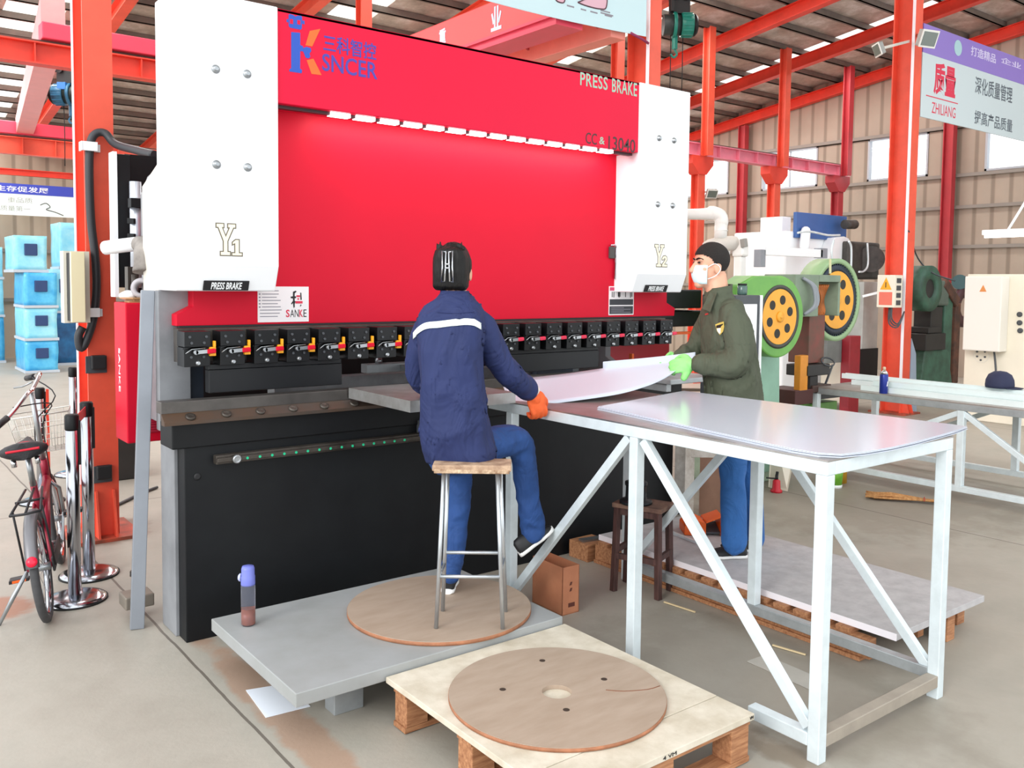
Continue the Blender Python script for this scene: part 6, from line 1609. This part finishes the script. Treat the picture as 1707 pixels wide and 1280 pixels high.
# runs along Y like the first table
fr = B(); w = .05
fr.box(X2, X2+w, Y2a, Y2b, Z2-.06, Z2-.01).box(X2+xw-w, X2+xw, Y2a, Y2b, Z2-.06, Z2-.01).box(X2, X2+xw, Y2b-w, Y2b, Z2-.06, Z2-.01).box(X2, X2+xw, Y2a, Y2a+w, Z2-.06, Z2-.01)
obj('top_frame', fr, TG, t, bevel=.003)
obj('table_top', B().box(X2, X2+xw, Y2a, Y2b, Z2-.01, Z2), mat('dull_sheet', 'B4AEAB', .4, .5, hex2='9C918A', scale=5), t)
for x in (X2+w/2, X2+xw-w/2):
    for y, z0 in ((Y2a+.03, 0), (3.16, .12), (Y2b-.03, 0)):
        obj('leg', B().box(x-w/2, x+w/2, y-w/2, y+w/2, z0, Z2-.06), TS, t, bevel=.003)
    obj('stretcher', B().box(x-w/2, x+w/2, Y2a, Y2b, .075, .12), TS, t, bevel=.003)
    for y1 in (Y2a+.12, Y2b-.1): obj('brace', B().bar((x, 3.16, Z2-.07), (x, y1, .13), .04, .03, up=(1,0,0)), TS, t, bevel=.002)
obj('stretcher', B().box(X2, X2+xw, Y2b-w, Y2b, .075, .12), TS, t, bevel=.003)
# profiles on it
PROF = mat('profile_white', 'E3EEEE', .3, .15, var=.05)
for i, (x, y0, z, lab) in enumerate(((6.74, 4.02, 0, 'white steel profile nearest the front on the low table'), (6.84, 3.9, 0, 'white steel profile second from the front on the low table'), (6.95, 4.05, 0, 'white steel profile in the middle of the low table'), (6.80, 3.95, 1, 'white steel profile lying on top of the front ones'), (7.06, 4.3, 0, 'white steel profile at the back of the low table'), (7.1, 4.42, 1, 'longest white steel profile, on top at the back of the low table'))):
    zz = Z2+.001+.043*z
    b = B().box(x, x+.075, Y2a+.02, y0-.0, zz, zz+.004).box(x, x+.004, Y2a+.02, y0, zz+.004, zz+.042).box(x+.071, x+.075, Y2a+.02, y0, zz+.004, zz+.042).box(x+.004, x+.018, Y2a+.02, y0, zz+.038, zz+.042).box(x+.057, x+.071, Y2a+.02, y0, zz+.038, zz+.042)
    solo('steel_profile', lab, 'profile', b, PROF, group='white profiles on the low table')
p = at(1473, 648, X=6.7); p = V((p.x, p.y, Z2))
t = thing('spray_can', 'dark blue spray can standing on the low table at right', 'spray can', p)
obj('can', B().lathe(p, [(.03,0),(.032,.004),(.032,.15),(.03,.155)], n=20), mat('can_blue', '1E2F86', .3, .3), t)
obj('shoulder', B().lathe(p, [(.03,.155),(.024,.175),(.014,.185)], n=20), CHROME, t); obj('nozzle', B().lathe(p, [(.012,.185),(.012,.21),(.006,.215)], n=14), mat('nozzle_tan', 'BFA98F', .5), t)
obj('label_mark', B().bar(p+RH*.012-FH*.031+UP*.06, p+RH*.02-FH*.027+UP*.1, .008, .004), WHITE, t)
p = at(1667, 636, X=7.14)
cpz = Z2+.001
cpz = Z2+.09; q = V((7.138, p.y-.0, cpz))
t = thing('navy_hat', 'dark navy cap resting on the back profiles of the low table', 'hat', q)
CAPM = mat('cap_navy', '242844', .8, bump=.2)
obj('crown', B().lathe(q, [(.1,0),(.102,.02),(.098,.06),(.08,.1),(.045,.122),(.004,.128)], n=28), CAPM, t)
obj('brim', B().prism([(q.x-.09,q.y-.09),(q.x-.02,q.y-.16),(q.x+.06,q.y-.15),(q.x+.1,q.y-.06),(q.x,q.y-.02)], 'z', cpz, cpz+.006), CAPM, t)
# tube lamp at the right edge
a, c = at(1638, 388, Y=3.2), at(1900, 372, Y=1.4)
a = at(1638, 388, d=8.0); c = at(1830, 380, d=7.4)
t = thing('tube_lamp', 'white fluorescent lamp hanging at the right edge', 'lamp', (a+c)/2)
obj('housing', B().bar(a, c, .06, .045), WHITE, t, bevel=.006)
obj('tube', B().tube([a.lerp(c,.02)-UP*.035, a.lerp(c,.98)-UP*.035], .014, 10), mat('tube_glow', 'FFFFFF', .4, emit=4), t)
h = at(1680, 384, d=7.9); h2 = at(1716, 325, d=7.9); h3 = V((h2.x+.25, h2.y-.1, roofz(h2.y-.1)-.05))
obj('hanger', B().tube([h, h2, h3], .012, 8), WHITE, t)
# straw broom on the floor
t = thing('straw_broom', 'worn straw broom lying on the floor behind the table leg', 'broom', at(1490, 832, Z=0))
a, c = at(1437, 824, Z=.02), at(1558, 838, Z=.012)
STRAW = mat('straw', 'D2A16A', .85, hex2='A8713F', scale=40, bump=.8, bscale=120)
ax = (c-a).normalized(); sd = ax.cross(UP); b = B()
for k in range(46):
    f = (k/45-.5); r1 = rnd.random()
    b.tube([a+ax*(.02+.08*r1)+sd*f*.17+UP*(.012*rnd.random()), a+ax*.2+sd*f*.13+UP*(.02*rnd.random()+.004), a+ax*.42+sd*f*.06+UP*.014], .006, 5)
obj('bristles', b, STRAW, t)
b = B()
for k in range(14):
    f = k/13-.5; b.tube([a+ax*.38+sd*f*.06+UP*.012, a+ax*.6+sd*f*.05+UP*.014, c+sd*f*.06+UP*.008], .0065, 5)
obj('handle_bundle', b, STRAW, t)
obj('binding', B().tube([a+ax*.43+sd*.04+UP*.01, a+ax*.43+UP*.032, a+ax*.43-sd*.04+UP*.01], .004, 6, sub=4), mat('twine_red', 'A8483A', .8), t)
# dirty white stand beside the press, seen under the table
t = thing('steel_stand', 'dirty white steel stand by the right end of the press, seen under the table', 'stand', at(1137, 880, Z=0.159))
DW2 = mat('dirty_white', 'CFCBC4', .6, hex2='9A8F84', scale=7)
q = at(1139, 880, d=5.75); q = V((q.x, q.y, 0))
obj('post', B().box(q.x-.04, q.x+.05, q.y-.04, q.y+.05, .0, .82), DW2, t, bevel=.004)
obj('cross_beam', B().bar(q+UP*.52, q+UP*.5+RH*.5+FH*.1, .06, .05), DW2, t, bevel=.004)
obj('clamped_rag', B().ell(q+UP*.68+RH*.05, RH*.08, FH*.05, UP*.11, 14, 10), mat('brown_rag', '6B5A4C', .9, var=.3, bump=.4, bscale=40), t)
q = at(1170, 770, d=6.6); q.z = 0
t = thing('old_chair', 'old brown metal chair frame behind the worker, seen under the table', 'chair', q)
CHB = mat('chair_brown', '7A6656', .6, var=.2)
for i in (-1, 1):
    for j in (-1, 1): obj('leg', B().bar(q+RH*.15*i+FH*.15*j, q+RH*.15*i+FH*.15*j+UP*.42, .022), CHB, t)
obj('seat', B().obb(q+UP*.43, RH*.18, FH*.17, UP*.012), mat('chair_seat', 'A89684', .7), t, bevel=.004)
obj('back_frame', B().bar(q+RH*.15+FH*.15+UP*.42, q+RH*.17+FH*.2+UP*.8, .022).bar(q-RH*.15+FH*.15+UP*.42, q-RH*.17+FH*.2+UP*.8, .022).bar(q+RH*.17+FH*.2+UP*.8, q-RH*.17+FH*.2+UP*.8, .022), CHB, t)
# small things beside and behind the press on the left
p = at(232, 786, Z=.03)
solo('spray_can', 'red and white can lying on the floor under the red cabinet', 'spray can', B().cyl(p-RH*.05, p+RH*.05+FH*.04, .027, n=18), mat('can_red_white', 'E2D5D8', .4, hex2='D0203A', scale=9))
solo('floor_cable', 'dark cable lying on the floor behind the leaning steel profile', 'cable', B().tube([at(192,843,Z=.012), at(215,832,Z=.012), at(240,820,Z=.012), at(262,812,Z=.012)], .011, 8, sub=4), DKGREY)
solo('dark_box', 'dark metal box on the floor behind the left column, below the red cabinet', 'box', B().box(1.62, 2.0, 7.4, 7.8, 0, .55), mat('box_charcoal', '2E2B29', .6, var=.2), bevel=.01)
